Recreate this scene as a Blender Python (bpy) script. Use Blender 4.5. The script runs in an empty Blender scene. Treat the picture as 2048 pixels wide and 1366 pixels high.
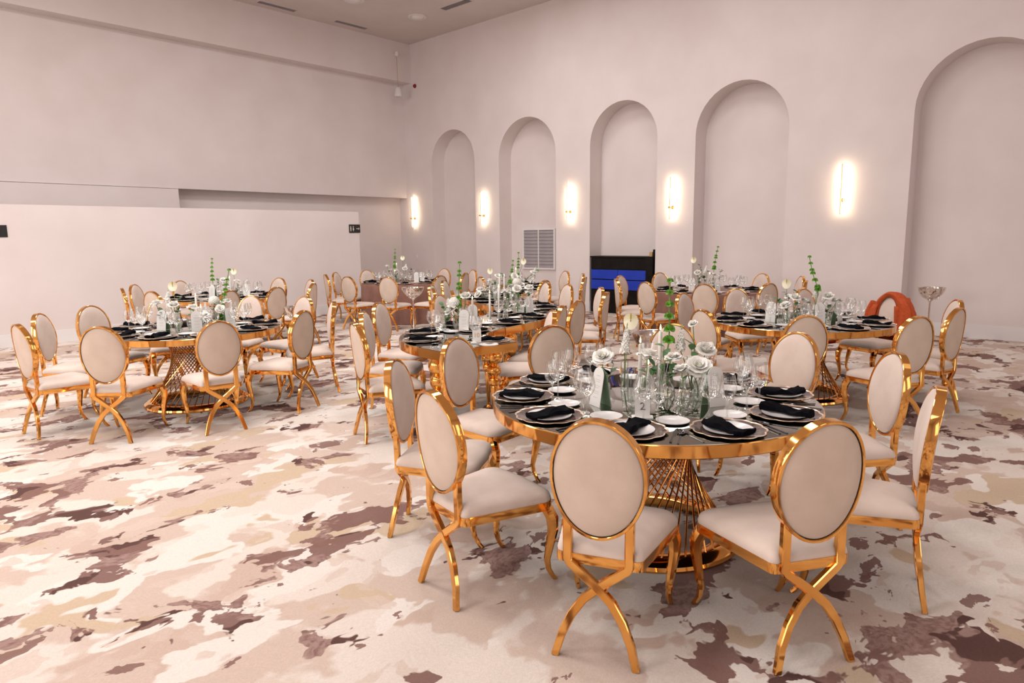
import bpy, bmesh, math, random
from math import sin, cos, pi, radians as rad
from mathutils import Vector, Matrix
random.seed(7)
SC = bpy.context.scene
COL = SC.collection
# ------------------------------------------------------------------ camera
F_PX, PITCH, ROLL, YAW, EYE = 1355.3, 0.15285, 0.01297, 0.74209, 1.62
_f = Vector((cos(YAW)*cos(PITCH), sin(YAW)*cos(PITCH), -sin(PITCH)))
_r = Vector((sin(YAW), -cos(YAW), 0))
_d = _f.cross(_r)
CR = _r*cos(ROLL)+_d*sin(ROLL); CD = -_r*sin(ROLL)+_d*cos(ROLL); CF = _f
cd = bpy.data.cameras.new('camera'); cam = bpy.data.objects.new('camera', cd); COL.objects.link(cam)
cd.sensor_width = 36; cd.lens = 36*F_PX/2048; cd.clip_start = .05; cd.clip_end = 200
cam.matrix_world = Matrix(((CR.x, -CD.x, -CF.x, 0), (CR.y, -CD.y, -CF.y, 0), (CR.z, -CD.z, -CF.z, EYE), (0, 0, 0, 1)))
SC.camera = cam
def view_x(p):
    q = Vector(p)-Vector((0, 0, EYE)); return q.dot(CR)/max(q.dot(CF), .01)
def depth(p): return (Vector(p)-Vector((0, 0, EYE))).dot(CF)
# ------------------------------------------------------------------ world, lights, exposure
w = bpy.data.worlds.new('world'); SC.world = w; w.use_nodes = True
w.node_tree.nodes['Background'].inputs[0].default_value = (1, .93, .88, 1)
w.node_tree.nodes['Background'].inputs[1].default_value = .3
vs = SC.view_settings; vs.view_transform = 'Standard'; vs.look = 'None'; vs.gamma = 1; vs.use_curve_mapping = False
vs.exposure = 0.24
cy = SC.cycles
cy.max_bounces = 14; cy.diffuse_bounces = 4; cy.glossy_bounces = 8; cy.transmission_bounces = 6; cy.transparent_max_bounces = 24
cy.caustics_reflective = False; cy.caustics_refractive = False; cy.sample_clamp_indirect = 6
cy.use_denoising = True
def area_light(name, loc, direction, sx, sy, power, color=(1, 1, 1), parent=None):
    l = bpy.data.lights.new(name, 'AREA'); l.shape = 'RECTANGLE'; l.size = sx; l.size_y = sy; l.energy = power; l.color = color
    o = bpy.data.objects.new(name, l); COL.objects.link(o); o.location = loc
    o.rotation_euler = Vector(direction).to_track_quat('-Z', 'Y').to_euler()
    if parent: o.parent = parent
    return o
# area lights added at assumed tall windows behind the camera and assumed round ceiling panels over the tables, all unseen
ASSUMED_WIN_LEFT = (-2.0, 2.0, 6.0, 10.0)
ASSUMED_WIN_NEAR = (-2.5, 1.5, 5.5, 9.5)
for k, y in enumerate(ASSUMED_WIN_LEFT):
    area_light('assumed_window_light', (-6.85, y, 2.7), (1, 0, -.12), 2.2, 4.0, (50, 90, 150, 150)[k], (1, .97, .95))
for k, x in enumerate(ASSUMED_WIN_NEAR):
    area_light('assumed_window_light', (x, -7.85, 2.7), (0, 1, -.12), 2.2, 4.0, 45, (1, .97, .95))
ASSUMED_PANELS = [(x, y) for x in (-2.5, 1.5, 5.5, 9.0) for y in (-3.0, 1.0, 5.0, 9.0)]
POWER = (26, 38, 105, 110, 8, 18, 105, 125, 4, 8, 66, 100, 4, 8, 38, 60)      # the assumed panels towards the left wall are set brightest
for (x, y), pw in zip(ASSUMED_PANELS, POWER):
    area_light('assumed_ceiling_panel_light', (x, y, 6.47), (0, 0, -1), 1.5, 1.5, pw, (1, .97, .945))
# ------------------------------------------------------------------ materials
def nodes(m):
    m.use_nodes = True; nt = m.node_tree; return nt, nt.nodes, nt.links
def mat(name, col, rough=.5, metal=0, **kw):
    m = bpy.data.materials.new(name); nt, N, L = nodes(m); b = N['Principled BSDF']
    b.inputs['Base Color'].default_value = (*col, 1); b.inputs['Roughness'].default_value = rough; b.inputs['Metallic'].default_value = metal
    for k, v in kw.items(): b.inputs[k.replace('_', ' ')].default_value = v
    return m
def noise_mat(name, c1, c2, scale, rough=.7, bump=0, bscale=None, detail=4, sheen=0, stretch=(1, 1, 1), metal=0, lo=.35, hi=.65):
    m = mat(name, c1, rough, metal); nt, N, L = nodes(m); b = N['Principled BSDF']
    tc = N.new('ShaderNodeTexCoord'); mp = N.new('ShaderNodeMapping'); mp.inputs['Scale'].default_value = stretch
    L.new(tc.outputs['Object'], mp.inputs['Vector'])
    n = N.new('ShaderNodeTexNoise'); n.inputs['Scale'].default_value = scale; n.inputs['Detail'].default_value = detail
    L.new(mp.outputs['Vector'], n.inputs['Vector'])
    r = N.new('ShaderNodeValToRGB'); e = r.color_ramp.elements
    e[0].position = lo; e[0].color = (*c1, 1); e[1].position = hi; e[1].color = (*c2, 1)
    L.new(n.outputs['Fac'], r.inputs['Fac']); L.new(r.outputs['Color'], b.inputs['Base Color'])
    if sheen: b.inputs['Sheen Weight'].default_value = sheen
    if bump:
        n2 = N.new('ShaderNodeTexNoise'); n2.inputs['Scale'].default_value = bscale or scale*4; n2.inputs['Detail'].default_value = 5
        L.new(mp.outputs['Vector'], n2.inputs['Vector'])
        bp = N.new('ShaderNodeBump'); bp.inputs['Strength'].default_value = bump; bp.inputs['Distance'].default_value = .01
        L.new(n2.outputs['Fac'], bp.inputs['Height']); L.new(bp.outputs['Normal'], b.inputs['Normal'])
    return m
M = {}
M['plaster'] = noise_mat('pink plaster', (.725, .645, .625), (.765, .69, .675), 1.3, .75, .12, 9, 6)
M['ceiling'] = noise_mat('ceiling paint', (.64, .56, .53), (.68, .60, .57), 1.0, .85)
M['skirting'] = noise_mat('skirting paint', (.76, .72, .715), (.80, .76, .755), 2, .5)
M['gold'] = noise_mat('polished gold steel', (.84, .42, .115), (.88, .46, .135), 3, .09, 0, None, 3, 0, (1, 1, 1), 1)
M['gold_rod_shaded'] = mat('shaded gold rod steel', (.66, .29, .075), .14, 1)  # darker copy of the gold: the shade under the tabletop put into the colour
M['fabric'] = noise_mat('cream velvet', (.66, .53, .455), (.72, .59, .515), 7, .85, .1, 160, 4, .08)
M['linen'] = noise_mat('tan linen backing', (.63, .50, .41), (.68, .545, .45), 9, .9, .15, 260, 4, 0)
M['mirror'] = noise_mat('bronze mirror glass', (.46, .475, .44), (.49, .50, .465), 2, .03, 0, None, 2, 0, (1, 1, 1), 1)
M['white_china'] = mat('white china', (.80, .78, .77), .16)
M['charger'] = noise_mat('smoked bronze glass', (.075, .047, .042), (.13, .085, .075), 20, .12)
M['rim_gold'] = mat('pale gilt edge', (.86, .66, .50), .25, .6)
M['napkin'] = noise_mat('black linen', (.0015, .0015, .003), (.004, .004, .006), 60, .8, .2, 220, 4, 0)
M['napkin'].node_tree.nodes['Principled BSDF'].inputs['Specular IOR Level'].default_value = .05
M['charger_under_shade'] = mat('dark green glass underside', (.05, .075, .058), .2)  # shade and green mirror tint of the reflected undersides painted into the colour
M['steel'] = mat('dark gunmetal cutlery', (.13, .12, .12), .22, 1)
M['silver'] = noise_mat('polished silver', (.72, .66, .61), (.80, .74, .70), 4, .12, 0, None, 2, 0, (1, 1, 1), 1)
M['petal'] = noise_mat('white petal', (.88, .85, .78), (.93, .91, .87), 30, .55, 0, None, 3, 0)
M['petal'].node_tree.nodes['Principled BSDF'].inputs['Subsurface Weight'].default_value = .35
M['petal'].node_tree.nodes['Principled BSDF'].inputs['Subsurface Radius'].default_value = (.012, .010, .008)
M['petal_green'] = noise_mat('greenish petal', (.55, .62, .28), (.74, .76, .50), 22, .55)
M['anthurium'] = noise_mat('pale yellow spathe', (.80, .74, .50), (.84, .79, .60), 9, .25)
M['spadix'] = noise_mat('yellow spadix', (.62, .45, .08), (.55, .48, .12), 60, .6)
M['bell'] = noise_mat('bell green', (.085, .25, .02), (.16, .38, .035), 25, .5)
M['stem'] = noise_mat('stem green', (.13, .22, .05), (.20, .30, .08), 20, .5)
M['leaf'] = noise_mat('eucalyptus leaf', (.055, .15, .05), (.10, .22, .085), 14, .5)
M['wax'] = mat('white wax', (.82, .79, .74), .4, 0, Subsurface_Weight=.15)
M['wick'] = mat('wick', (.02, .015, .01), .9)
M['card_white'] = mat('white card', (.78, .76, .73), .6)
M['card_green'] = mat('sage card', (.20, .32, .18), .6)
M['ink'] = mat('card ink', (.10, .09, .08), .6)
M['faint_ink'] = mat('faint card print', (.56, .53, .50), .6)
M['gold_ink'] = mat('gold ink', (.60, .36, .14), .4, .5)
M['black'] = noise_mat('black lacquer', (.006, .005, .005), (.012, .010, .009), 6, .35)
M['black'].node_tree.nodes['Principled BSDF'].inputs['Specular IOR Level'].default_value = .15
M['blue'] = noise_mat('blue drawer front', (.004, .032, .40), (.006, .042, .46), 3, .4)
M['brown_cloth'] = noise_mat('mauve brown satin', (.24, .115, .085), (.30, .15, .115), 5, .42, .06, 60, 4, 0)
M['jacket'] = noise_mat('rust red wool', (.44, .060, .008), (.52, .082, .014), 40, .85, .2, 200, 4, 0)
M['jacket_dark'] = mat('jacket lining', (.10, .028, .012), .8)
M['grey'] = noise_mat('grey louvre', (.33, .295, .31), (.37, .335, .35), 4, .6)
M['white_plastic'] = mat('white plastic', (.74, .70, .69), .45)
M['red_plastic'] = mat('red plastic', (.22, .006, .008), .4)
M['dark_vent'] = mat('dark vent', (.16, .12, .105), .7)
M['kraft'] = mat('tan carton', (.50, .30, .13), .7)
M['sign_black'] = mat('sign black', (.012, .010, .012), .35)
M['sign_white'] = mat('sign white', (.62, .57, .53), .6)
M['frame_white'] = mat('window frame', (.7, .66, .63), .5)  # only for the assumed windows added behind the camera
def emit(name, col, strength):
    m = bpy.data.materials.new(name); nt, N, L = nodes(m); N.remove(N['Principled BSDF'])
    e = N.new('ShaderNodeEmission'); e.inputs[0].default_value = (*col, 1); e.inputs[1].default_value = strength
    L.new(e.outputs[0], N['Material Output'].inputs[0]); return m
M['led'] = emit('led strip', (1, .80, .52), 60)
M['flame'] = emit('flame', (1, .72, .28), 9)
def thin_glass(name, tint, edge, boost):
    m = bpy.data.materials.new(name); nt, N, L = nodes(m); N.remove(N['Principled BSDF'])
    lw = N.new('ShaderNodeLayerWeight'); lw.inputs['Blend'].default_value = .35
    mixc = N.new('ShaderNodeMix'); mixc.data_type = 'RGBA'
    mixc.inputs['A'].default_value = (*tint, 1); mixc.inputs['B'].default_value = (*edge, 1)
    L.new(lw.outputs['Facing'], mixc.inputs['Factor'])
    t = N.new('ShaderNodeBsdfTransparent'); L.new(mixc.outputs['Result'], t.inputs[0])
    g = N.new('ShaderNodeBsdfGlossy'); g.inputs['Roughness'].default_value = .03; g.inputs[0].default_value = (1, 1, 1, 1)
    fr = N.new('ShaderNodeFresnel'); fr.inputs[0].default_value = 1.5
    mu = N.new('ShaderNodeMath'); mu.operation = 'MULTIPLY'; mu.use_clamp = True; mu.inputs[1].default_value = boost
    L.new(fr.outputs[0], mu.inputs[0])
    mn = N.new('ShaderNodeMath'); mn.operation = 'MINIMUM'; mn.inputs[1].default_value = .42; L.new(mu.outputs[0], mn.inputs[0])
    mx = N.new('ShaderNodeMixShader'); L.new(mn.outputs[0], mx.inputs[0]); L.new(t.outputs[0], mx.inputs[1]); L.new(g.outputs[0], mx.inputs[2])
    L.new(mx.outputs[0], N['Material Output'].inputs[0]); return m
M['glass'] = thin_glass('clear thin glass', (.985, .988, .985), (.86, .875, .865), 2.0)
M['vase_glass'] = thin_glass('vase glass', (.97, .98, .972), (.78, .82, .79), 1.9)
M['water'] = thin_glass('water', (.93, .95, .93), (.70, .74, .71), 1.2)

def carpet():
    m = mat('patterned carpet', (.7, .6, .5), .95); nt, N, L = nodes(m); b = N['Principled BSDF']
    b.inputs['Specular IOR Level'].default_value = .15
    tc = N.new('ShaderNodeTexCoord')
    mp = N.new('ShaderNodeMapping'); mp.inputs['Rotation'].default_value = (0, 0, rad(40)); mp.inputs['Scale'].default_value = (.95, 1.25, 1)
    L.new(tc.outputs['Object'], mp.inputs['Vector'])
    wn = N.new('ShaderNodeTexNoise'); wn.inputs['Scale'].default_value = 2.2; wn.inputs['Detail'].default_value = 3
    L.new(mp.outputs['Vector'], wn.inputs['Vector'])
    sub = N.new('ShaderNodeVectorMath'); sub.operation = 'SUBTRACT'; sub.inputs[1].default_value = (.5, .5, .5); L.new(wn.outputs['Color'], sub.inputs[0])
    scl = N.new('ShaderNodeVectorMath'); scl.operation = 'SCALE'; scl.inputs['Scale'].default_value = .38; L.new(sub.outputs[0], scl.inputs[0])
    add = N.new('ShaderNodeVectorMath'); add.operation = 'ADD'; L.new(mp.outputs['Vector'], add.inputs[0]); L.new(scl.outputs[0], add.inputs[1])
    def layer(scale, offset, detail, rough=.5):
        o = N.new('ShaderNodeVectorMath'); o.operation = 'ADD'; o.inputs[1].default_value = offset; L.new(add.outputs[0], o.inputs[0])
        n = N.new('ShaderNodeTexNoise'); n.inputs['Scale'].default_value = scale; n.inputs['Detail'].default_value = detail; n.inputs['Roughness'].default_value = rough
        L.new(o.outputs[0], n.inputs['Vector']); return n.outputs['Fac']
    def step(fac, lo, hi):
        r = N.new('ShaderNodeMapRange'); r.interpolation_type = 'SMOOTHSTEP'; r.inputs['From Min'].default_value = lo; r.inputs['From Max'].default_value = hi
        L.new(fac, r.inputs['Value']); return r.outputs['Result']
    def mix(a, bcol, fac):
        x = N.new('ShaderNodeMix'); x.data_type = 'RGBA'; L.new(fac, x.inputs['Factor'])
        for s, v in (('A', a), ('B', bcol)):
            if isinstance(v, tuple): x.inputs[s].default_value = (*v, 1)
            else: L.new(v, x.inputs[s])
        return x.outputs['Result']
    def mul(a, k):
        x = N.new('ShaderNodeMath'); x.operation = 'MULTIPLY'; L.new(a, x.inputs[0])
        if isinstance(k, (int, float)): x.inputs[1].default_value = k
        else: L.new(k, x.inputs[1])
        return x.outputs[0]
    grain = layer(95, (3, 1, 0), 2)
    c = mix((.72, .63, .565), (.60, .47, .40), step(layer(1.15, (0, 0, 0), 4), .48, .51))
    c = mix(c, (.57, .43, .36), step(layer(1.5, (11, 5, 0), 4), .575, .60))
    c = mix(c, (.76, .685, .63), step(layer(1.7, (4, 17, 0), 4), .55, .57))
    c = mix(c, (.58, .445, .325), step(layer(1.35, (31, 2, 0), 3), .605, .62))
    c = mix(c, (.64, .51, .44), mul(step(layer(3.4, (2, 71, 0), 3), .60, .62), .7))
    big = layer(1.45, (7, 23, 0), 5, .56)
    hole = step(layer(3.3, (51, 9, 0), 4), .455, .470)
    lace = step(layer(34, (1, 9, 0), 3), .30, .62)
    body = mul(step(big, .545, .555), hole)
    c = mix(c, (.215, .112, .095), mul(body, .95))
    c = mix(c, (.36, .235, .205), mul(mul(step(layer(2.3, (2, 40, 0), 4), .50, .53), body), lace))
    c = mix(c, (.115, .058, .05), mul(step(layer(2.6, (13, 8, 0), 4), .565, .58), body))
    small = layer(2.9, (19, 3, 0), 5, .6)
    c = mix(c, (.24, .13, .11), mul(step(small, .645, .655), .92))
    gr = N.new('ShaderNodeMapRange'); gr.inputs['To Min'].default_value = .84; gr.inputs['To Max'].default_value = 1.12; L.new(grain, gr.inputs['Value'])
    hs = N.new('ShaderNodeHueSaturation'); L.new(c, hs.inputs['Color']); L.new(gr.outputs[0], hs.inputs['Value'])
    L.new(hs.outputs[0], b.inputs['Base Color'])
    bp = N.new('ShaderNodeBump'); bp.inputs['Strength'].default_value = .25; bp.inputs['Distance'].default_value = .006
    fine = N.new('ShaderNodeTexNoise'); fine.inputs['Scale'].default_value = 240; L.new(tc.outputs['Object'], fine.inputs['Vector'])
    L.new(fine.outputs['Fac'], bp.inputs['Height']); L.new(bp.outputs['Normal'], b.inputs['Normal'])
    return m
M['carpet'] = carpet()
# ------------------------------------------------------------------ mesh helpers
class MB:
    def __init__(s): s.v = []; s.f = []; s.sm = []
    def add(s, verts, faces, smooth=False):
        o = len(s.v); s.v += [tuple(p) for p in verts]; s.f += [tuple(i+o for i in f) for f in faces]; s.sm += [smooth]*len(faces); return s
    def box(s, x0, x1, y0, y1, z0, z1):
        return s.add([(x0, y0, z0), (x1, y0, z0), (x1, y1, z0), (x0, y1, z0), (x0, y0, z1), (x1, y0, z1), (x1, y1, z1), (x0, y1, z1)],
                     [(0, 3, 2, 1), (4, 5, 6, 7), (0, 1, 5, 4), (1, 2, 6, 5), (2, 3, 7, 6), (3, 0, 4, 7)])
    def bevbox(s, x0, x1, y0, y1, z0, z1, b):
        # box with chamfered vertical and top edges
        def ring(i, z): return [(x0+i, y0+b, z), (x0+b, y0+i, z), (x1-b, y0+i, z), (x1-i, y0+b, z), (x1-i, y1-b, z), (x1-b, y1-i, z), (x0+b, y1-i, z), (x0+i, y1-b, z)]
        return s.loft([ring(b*.6, z0), ring(0, z0+b*.6), ring(0, z1-b*.6), ring(b*.6, z1)], True, True)
    def loft(s, rings, cap0=True, cap1=True, closed=True, smooth=False):
        n = len(rings[0]); vs_ = [p for r in rings for p in r]; fs = []
        for i in range(len(rings)-1):
            for j in range(n if closed else n-1):
                k = (j+1) % n; fs.append((i*n+j, i*n+k, (i+1)*n+k, (i+1)*n+j))
        s.add(vs_, fs, smooth)
        o = len(s.v)-len(vs_)
        if cap0: s.f.append(tuple(o+j for j in reversed(range(n)))); s.sm.append(False)
        if cap1: s.f.append(tuple(o+(len(rings)-1)*n+j for j in range(n))); s.sm.append(False)
        return s
    def lathe(s, prof, n=24, cap0=False, cap1=False, smooth=True, c=(0, 0, 0)):
        rings = [[(c[0]+r*cos(2*pi*j/n), c[1]+r*sin(2*pi*j/n), c[2]+z) for j in range(n)] for r, z in prof]
        return s.loft(rings, cap0, cap1, True, smooth)
    def tube(s, pts, radii, n=8, up=(0, 0, 1), flat=None, cap=True, smooth=True):
        # swept section; flat=(w, h): rectangular section, w across 'up x tangent', h along the other axis
        pts = [Vector(p) for p in pts]; rings = []
        for i, p in enumerate(pts):
            t = (pts[min(i+1, len(pts)-1)]-pts[max(i-1, 0)]).normalized()
            a = Vector(up).cross(t)
            if a.length < 1e-4: a = Vector((1, 0, 0)).cross(t)
            a.normalize(); b = t.cross(a).normalized()
            k = radii[i] if isinstance(radii, (list, tuple)) else radii
            if flat:
                w_, h_ = flat[0]*k/2, flat[1]*k/2; q = min(w_, h_)*.28
                off = [(-w_, -h_+q), (-w_+q, -h_), (w_-q, -h_), (w_, -h_+q), (w_, h_-q), (w_-q, h_), (-w_+q, h_), (-w_, h_-q)]
                rings.append([p+a*u+b*v for u, v in off])
            else:
                rings.append([p+a*(k*cos(2*pi*j/n))+b*(k*sin(2*pi*j/n)) for j in range(n)])
        return s.loft(rings, cap, cap, True, smooth and not flat)
    def mesh(s, name, m):
        me = bpy.data.meshes.new(name); me.from_pydata(s.v, [], s.f)
        bm = bmesh.new(); bm.from_mesh(me); bmesh.ops.recalc_face_normals(bm, faces=bm.faces); bm.to_mesh(me); bm.free()
        me.polygons.foreach_set('use_smooth', [True]*len(me.polygons)); me.set_sharp_from_angle(angle=rad(38))
        me.materials.append(M[m]); return me
def link(name, me, parent=None, loc=None, rot=None, scale=None):
    o = bpy.data.objects.new(name, me); COL.objects.link(o)
    if parent: o.parent = parent
    if loc: o.location = loc
    if rot: o.rotation_euler = rot
    if scale: o.scale = scale if isinstance(scale, (tuple, list)) else (scale,)*3
    return o
def tag(o, label=None, cat=None, group=None, kind=None):
    for k, v in (('label', label), ('category', cat), ('group', group), ('kind', kind)):
        if v: o[k] = v
    return o
def empty(name, loc, rz=0):
    o = bpy.data.objects.new(name, None); COL.objects.link(o); o.location = loc; o.rotation_euler = (0, 0, rz); o.empty_display_size = .05; return o
def struct(name, mb, m):
    return tag(link(name, mb.mesh(name, m)), kind='structure')
def crom(pts, n):
    # Catmull-Rom through pts, n samples per span
    P = [Vector(p) for p in pts]; P = [2*P[0]-P[1]]+P+[2*P[-1]-P[-2]]; out = []
    for i in range(1, len(P)-2):
        for k in range(n):
            t = k/n; a, b, c, d = P[i-1:i+3]
            out.append(.5*((2*b)+(c-a)*t+(2*a-5*b+4*c-d)*t*t+(3*b-a-3*c+d)*t**3))
    out.append(P[-2]); return out
# labels that need an order are written once everything stands
ORD = ['', 'first', 'second', 'third', 'fourth', 'fifth', 'sixth', 'seventh', 'eighth', 'ninth', 'tenth', 'eleventh', 'twelfth', 'thirteenth', 'fourteenth', 'fifteenth', 'sixteenth', 'seventeenth', 'eighteenth']
PENDING = []
def later(o, phrase, table, pos, halves=False): PENDING.append((o, phrase, table, tuple(pos), halves))
TABLES = {1: ('front mirror table', (3.12, 1.85)), 2: ('left mirror table', (2.8, 6.92)), 3: ('far left mirror table', (4.75, 10.4)),
          4: ('corner brown-cloth table', (8.56, 10.75)), 5: ('serpentine mirror table', None), 6: ('brown-cloth table by the arches', (9.9, 4.9)), 7: ('right mirror table', (6.9, 2.42))}
# ------------------------------------------------------------------ the room
XW, XB, YU, YL, YR, YLOW, ZC = 11.93, 12.35, 14.41, 14.74, 15.05, 13.0, 6.58
struct('floor', MB().add([(-7, -8, 0), (12.6, -8, 0), (12.6, 15.3, 0), (-7, 15.3, 0)], [(0, 1, 2, 3)]), 'carpet')
struct('ceiling', MB().box(-7, 12.6, -8, 15.3, ZC, ZC+.1), 'ceiling')
# right wall: one skin with five round-headed niches
ARCH = ((12.89, .79), (10.43, .86), (7.85, .80), (5.385, .86), (1.80, .86), (-1.75, .86))
ZT = 4.29
def right_wall():
    b = MB(); ys = [15.3]; n = 20
    edges = []
    for yc, hw in ARCH: edges.append((yc+hw, yc-hw))
    prev = 15.3
    for (yc, hw), (y1, y0) in zip(ARCH, edges):
        b.add([(XW, prev, 0), (XW, y1, 0), (XW, y1, ZC), (XW, prev, ZC)], [(0, 1, 2, 3)])      # pier
        zs = ZT-hw
        arc = [(yc+hw*cos(pi*k/n), zs+hw*sin(pi*k/n)) for k in range(n+1)]
        for k in range(n):                                                                     # spandrel above the arch
            (ya, za), (yb, zb) = arc[k], arc[k+1]
            b.add([(XW, ya, za), (XW, yb, zb), (XW, yb, ZC), (XW, ya, ZC)], [(0, 1, 2, 3)])
        ol = [(y1, 0)]+arc+[(y0, 0)]
        m_ = len(ol)
        b.add([(XW, y, z) for y, z in ol]+[(XB, y, z) for y, z in ol], [(k, k+1, m_+k+1, m_+k) for k in range(m_-1)])    # reveal
        b.add([(XB, y, z) for y, z in ol], [tuple(range(m_))])                                 # back of the niche
        prev = y0
    b.add([(XW, prev, 0), (XW, -8, 0), (XW, -8, ZC), (XW, prev, ZC)], [(0, 1, 2, 3)])
    return b
struct('wall_right', right_wall(), 'plaster')
# left wall: recess, hung upper wall and the bulkhead under the ceiling
b = MB()
b.add([(-7, YR, 0), (XW, YR, 0), (XW, YR, 2.70), (-7, YR, 2.70)], [(0, 1, 2, 3)])
b.add([(-7, YL, 2.70), (XW, YL, 2.70), (XW, YR, 2.70), (-7, YR, 2.70)], [(0, 1, 2, 3)])
b.add([(-7, YL, 2.70), (XW, YL, 2.70), (XW, YL, 5.62), (-7, YL, 5.62)], [(0, 1, 2, 3)])
struct('wall_left', b, 'plaster')
struct('trim_1', MB().box(-7, XW, YU, YR, 5.62, ZC), 'plaster')
struct('trim_2', MB().box(-7, 5.92, YL-.03, YR, 0, 2.69), 'plaster')
struct('wall_partition', MB().box(-7, 9.12, YLOW, YLOW+.25, 0, 2.225), 'plaster')
struct('wall_near', MB().box(-7.1, -7, -8, 15.3, 0, ZC), 'plaster')
struct('wall_back', MB().box(-7, 12.6, -8.1, -8, 0, ZC), 'plaster')
struct('baseboard_left', MB().box(-7, 9.12, YLOW-.016, YLOW, 0, .2).box(9.12, 9.136, YLOW-.016, YLOW+.25, 0, .2), 'skirting')
struct('baseboard_back', MB().box(5.92, XW, YR-.016, YR, 0, .2), 'skirting')
b = MB(); prev = YR
for yc, hw in ARCH:
    b.box(XW-.016, XW, yc+hw, prev, 0, .2); b.box(XB-.016, XB, yc-hw, yc+hw, 0, .2)
    b.box(XW-.016, XB, yc+hw-.016, yc+hw, 0, .2); b.box(XW-.016, XB, yc-hw, yc-hw+.016, 0, .2); prev = yc-hw
b.box(XW-.016, XW, -8, prev, 0, .2)
struct('baseboard_right', b, 'skirting')
# frames of assumed tall windows behind the camera, unseen, added around their area lights
k = 0
for y in ASSUMED_WIN_LEFT:
    k += 1; f = MB()
    for a, c in ((y-1.16, y-1.1), (y+1.1, y+1.16), (y-.03, y+.03)): f.box(-7, -6.9, a, c, .64, 4.76)
    for a, c in ((.64, .7), (4.7, 4.76), (2.7, 2.76)): f.box(-7, -6.9, y-1.16, y+1.16, a, c)
    struct('assumed_window_%d' % k, f, 'frame_white')
for x in ASSUMED_WIN_NEAR:
    k += 1; f = MB()
    for a, c in ((x-1.16, x-1.1), (x+1.1, x+1.16), (x-.03, x+.03)): f.box(a, c, -8, -7.9, .64, 4.76)
    for a, c in ((.64, .7), (4.7, 4.76), (2.7, 2.76)): f.box(x-1.16, x+1.16, -8, -7.9, a, c)
    struct('assumed_window_%d' % k, f, 'frame_white')
# ---- ceiling fittings
def ceiling_vent(x, y, lx, ly, label):
    t = tag(empty('ceiling_vent', (x, y, ZC)), label, 'vent', 'slot vents in the ceiling')
    f = MB(); e = .018
    f.box(-lx/2-e, lx/2+e, -ly/2-e, -ly/2, -.012, 0).box(-lx/2-e, lx/2+e, ly/2, ly/2+e, -.012, 0).box(-lx/2-e, -lx/2, -ly/2, ly/2, -.012, 0).box(lx/2, lx/2+e, -ly/2, ly/2, -.012, 0)
    link('frame', f.mesh('vent_frame', 'ceiling'), t)
    link('backing', MB().box(-lx/2, lx/2, -ly/2, ly/2, -.003, 0).mesh('vent_backing', 'dark_vent'), t)
    n = 4; along = lx > ly
    sl = (MB().box(-lx/2, lx/2, -.006, .006, -.010, -.004) if along else MB().box(-.006, .006, -ly/2, ly/2, -.010, -.004)).mesh('vent_slat', 'grey')
    for i in range(n):
        q = (i+.5)/n-.5
        link('slat', sl, t, (0, q*ly, 0) if along else (q*lx, 0, 0))
ceiling_vent(8.06, 14.1, .86, .15, 'long grey slot vent in ceiling, farther from the wall corner')
ceiling_vent(9.91, 14.06, .86, .15, 'long grey slot vent in ceiling, nearer the wall corner')
ceiling_vent(10.68, 11.30, .19, .84, 'grey slot vent in ceiling, lying parallel to the arched wall')
def downlight(x, y, label):
    t = tag(empty('ceiling_downlight', (x, y, ZC)), label, 'ceiling light', 'round ceiling lights')
    link('trim_ring', MB().lathe([(.13, 0), (.215, 0), (.215, -.012), (.19, -.022), (.15, -.014), (.13, 0)], 32).mesh('downlight_ring', 'white_plastic'), t)
    link('diffuser', MB().lathe([(.15, -.004), (.12, -.03), (.06, -.042), (.001, -.045)], 32).mesh('downlight_lens', 'skirting'), t)
downlight(10.63, 12.53, 'white round recessed light in ceiling beside the slot vents')
downlight(8.98, 12.6, 'white round recessed light cut by the top edge of the view')
pan = MB().lathe([(.001, -.09), (1.0, -.09), (1.06, -.07), (1.06, 0), (.001, 0)], 40).mesh('assumed_ceiling_panel', 'white_plastic')  # assumed fixtures added out of view above the overhead area lights
for x, y in ASSUMED_PANELS: tag(link('assumed_ceiling_panel', pan, None, (x, y, ZC)), 'assumed large round white ceiling panel over the tables, out of view', 'ceiling light', 'assumed round ceiling panels')
# hanging speaker in the corner
t = tag(empty('pendant_speaker', (11.42, 14.3, 5.2)), 'white pendant speaker hanging on a thin cable in the corner', 'speaker')
link('body', MB().lathe([(.001, .24), (.045, .235), (.075, .19), (.095, .10), (.10, .02), (.092, 0), (.001, .005)], 24).mesh('speaker_body', 'white_plastic'), t)
link('cable', MB().tube([(0, 0, .23), (-.01, 0, .9), (.0, .03, 1.0)], .006, 6).mesh('speaker_cable', 'kraft'), t)
mnt = link('mount', MB().lathe([(.001, 1.10), (.045, 1.09), (.05, 1.02), (.03, .99), (.001, .985)], 16).box(-.015, .015, 0, .11, 1.03, 1.07).mesh('speaker_mount', 'white_plastic'), t)
t = tag(empty('fire_alarm', (XW, 14.24, 5.53)), 'small red round alarm sounder on the wall by the corner', 'alarm')
link('dome', MB().lathe([(.001, .055), (.03, .05), (.05, .02), (.052, 0)], 20).mesh('alarm_dome', 'red_plastic'), t, None, (0, -pi/2, 0))
tag(link('wall_plate', MB().bevbox(9.21, 9.31, YL-.012, YL, 5.37, 5.47, .004).mesh('wall_plate', 'plaster')), 'small square blank cover plate high on the left wall', 'cover plate')
t = tag(empty('light_switch', (XW, 14.41, 1.14)), 'small white switch on the wall right of the corner', 'switch')
link('plate', MB().box(-.01, 0, -.045, .045, -.045, .045).mesh('switch_plate', 'skirting'), t)
link('rocker', MB().box(-.016, -.01, -.025, .025, -.03, .03).mesh('switch_rocker', 'white_plastic'), t)
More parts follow.
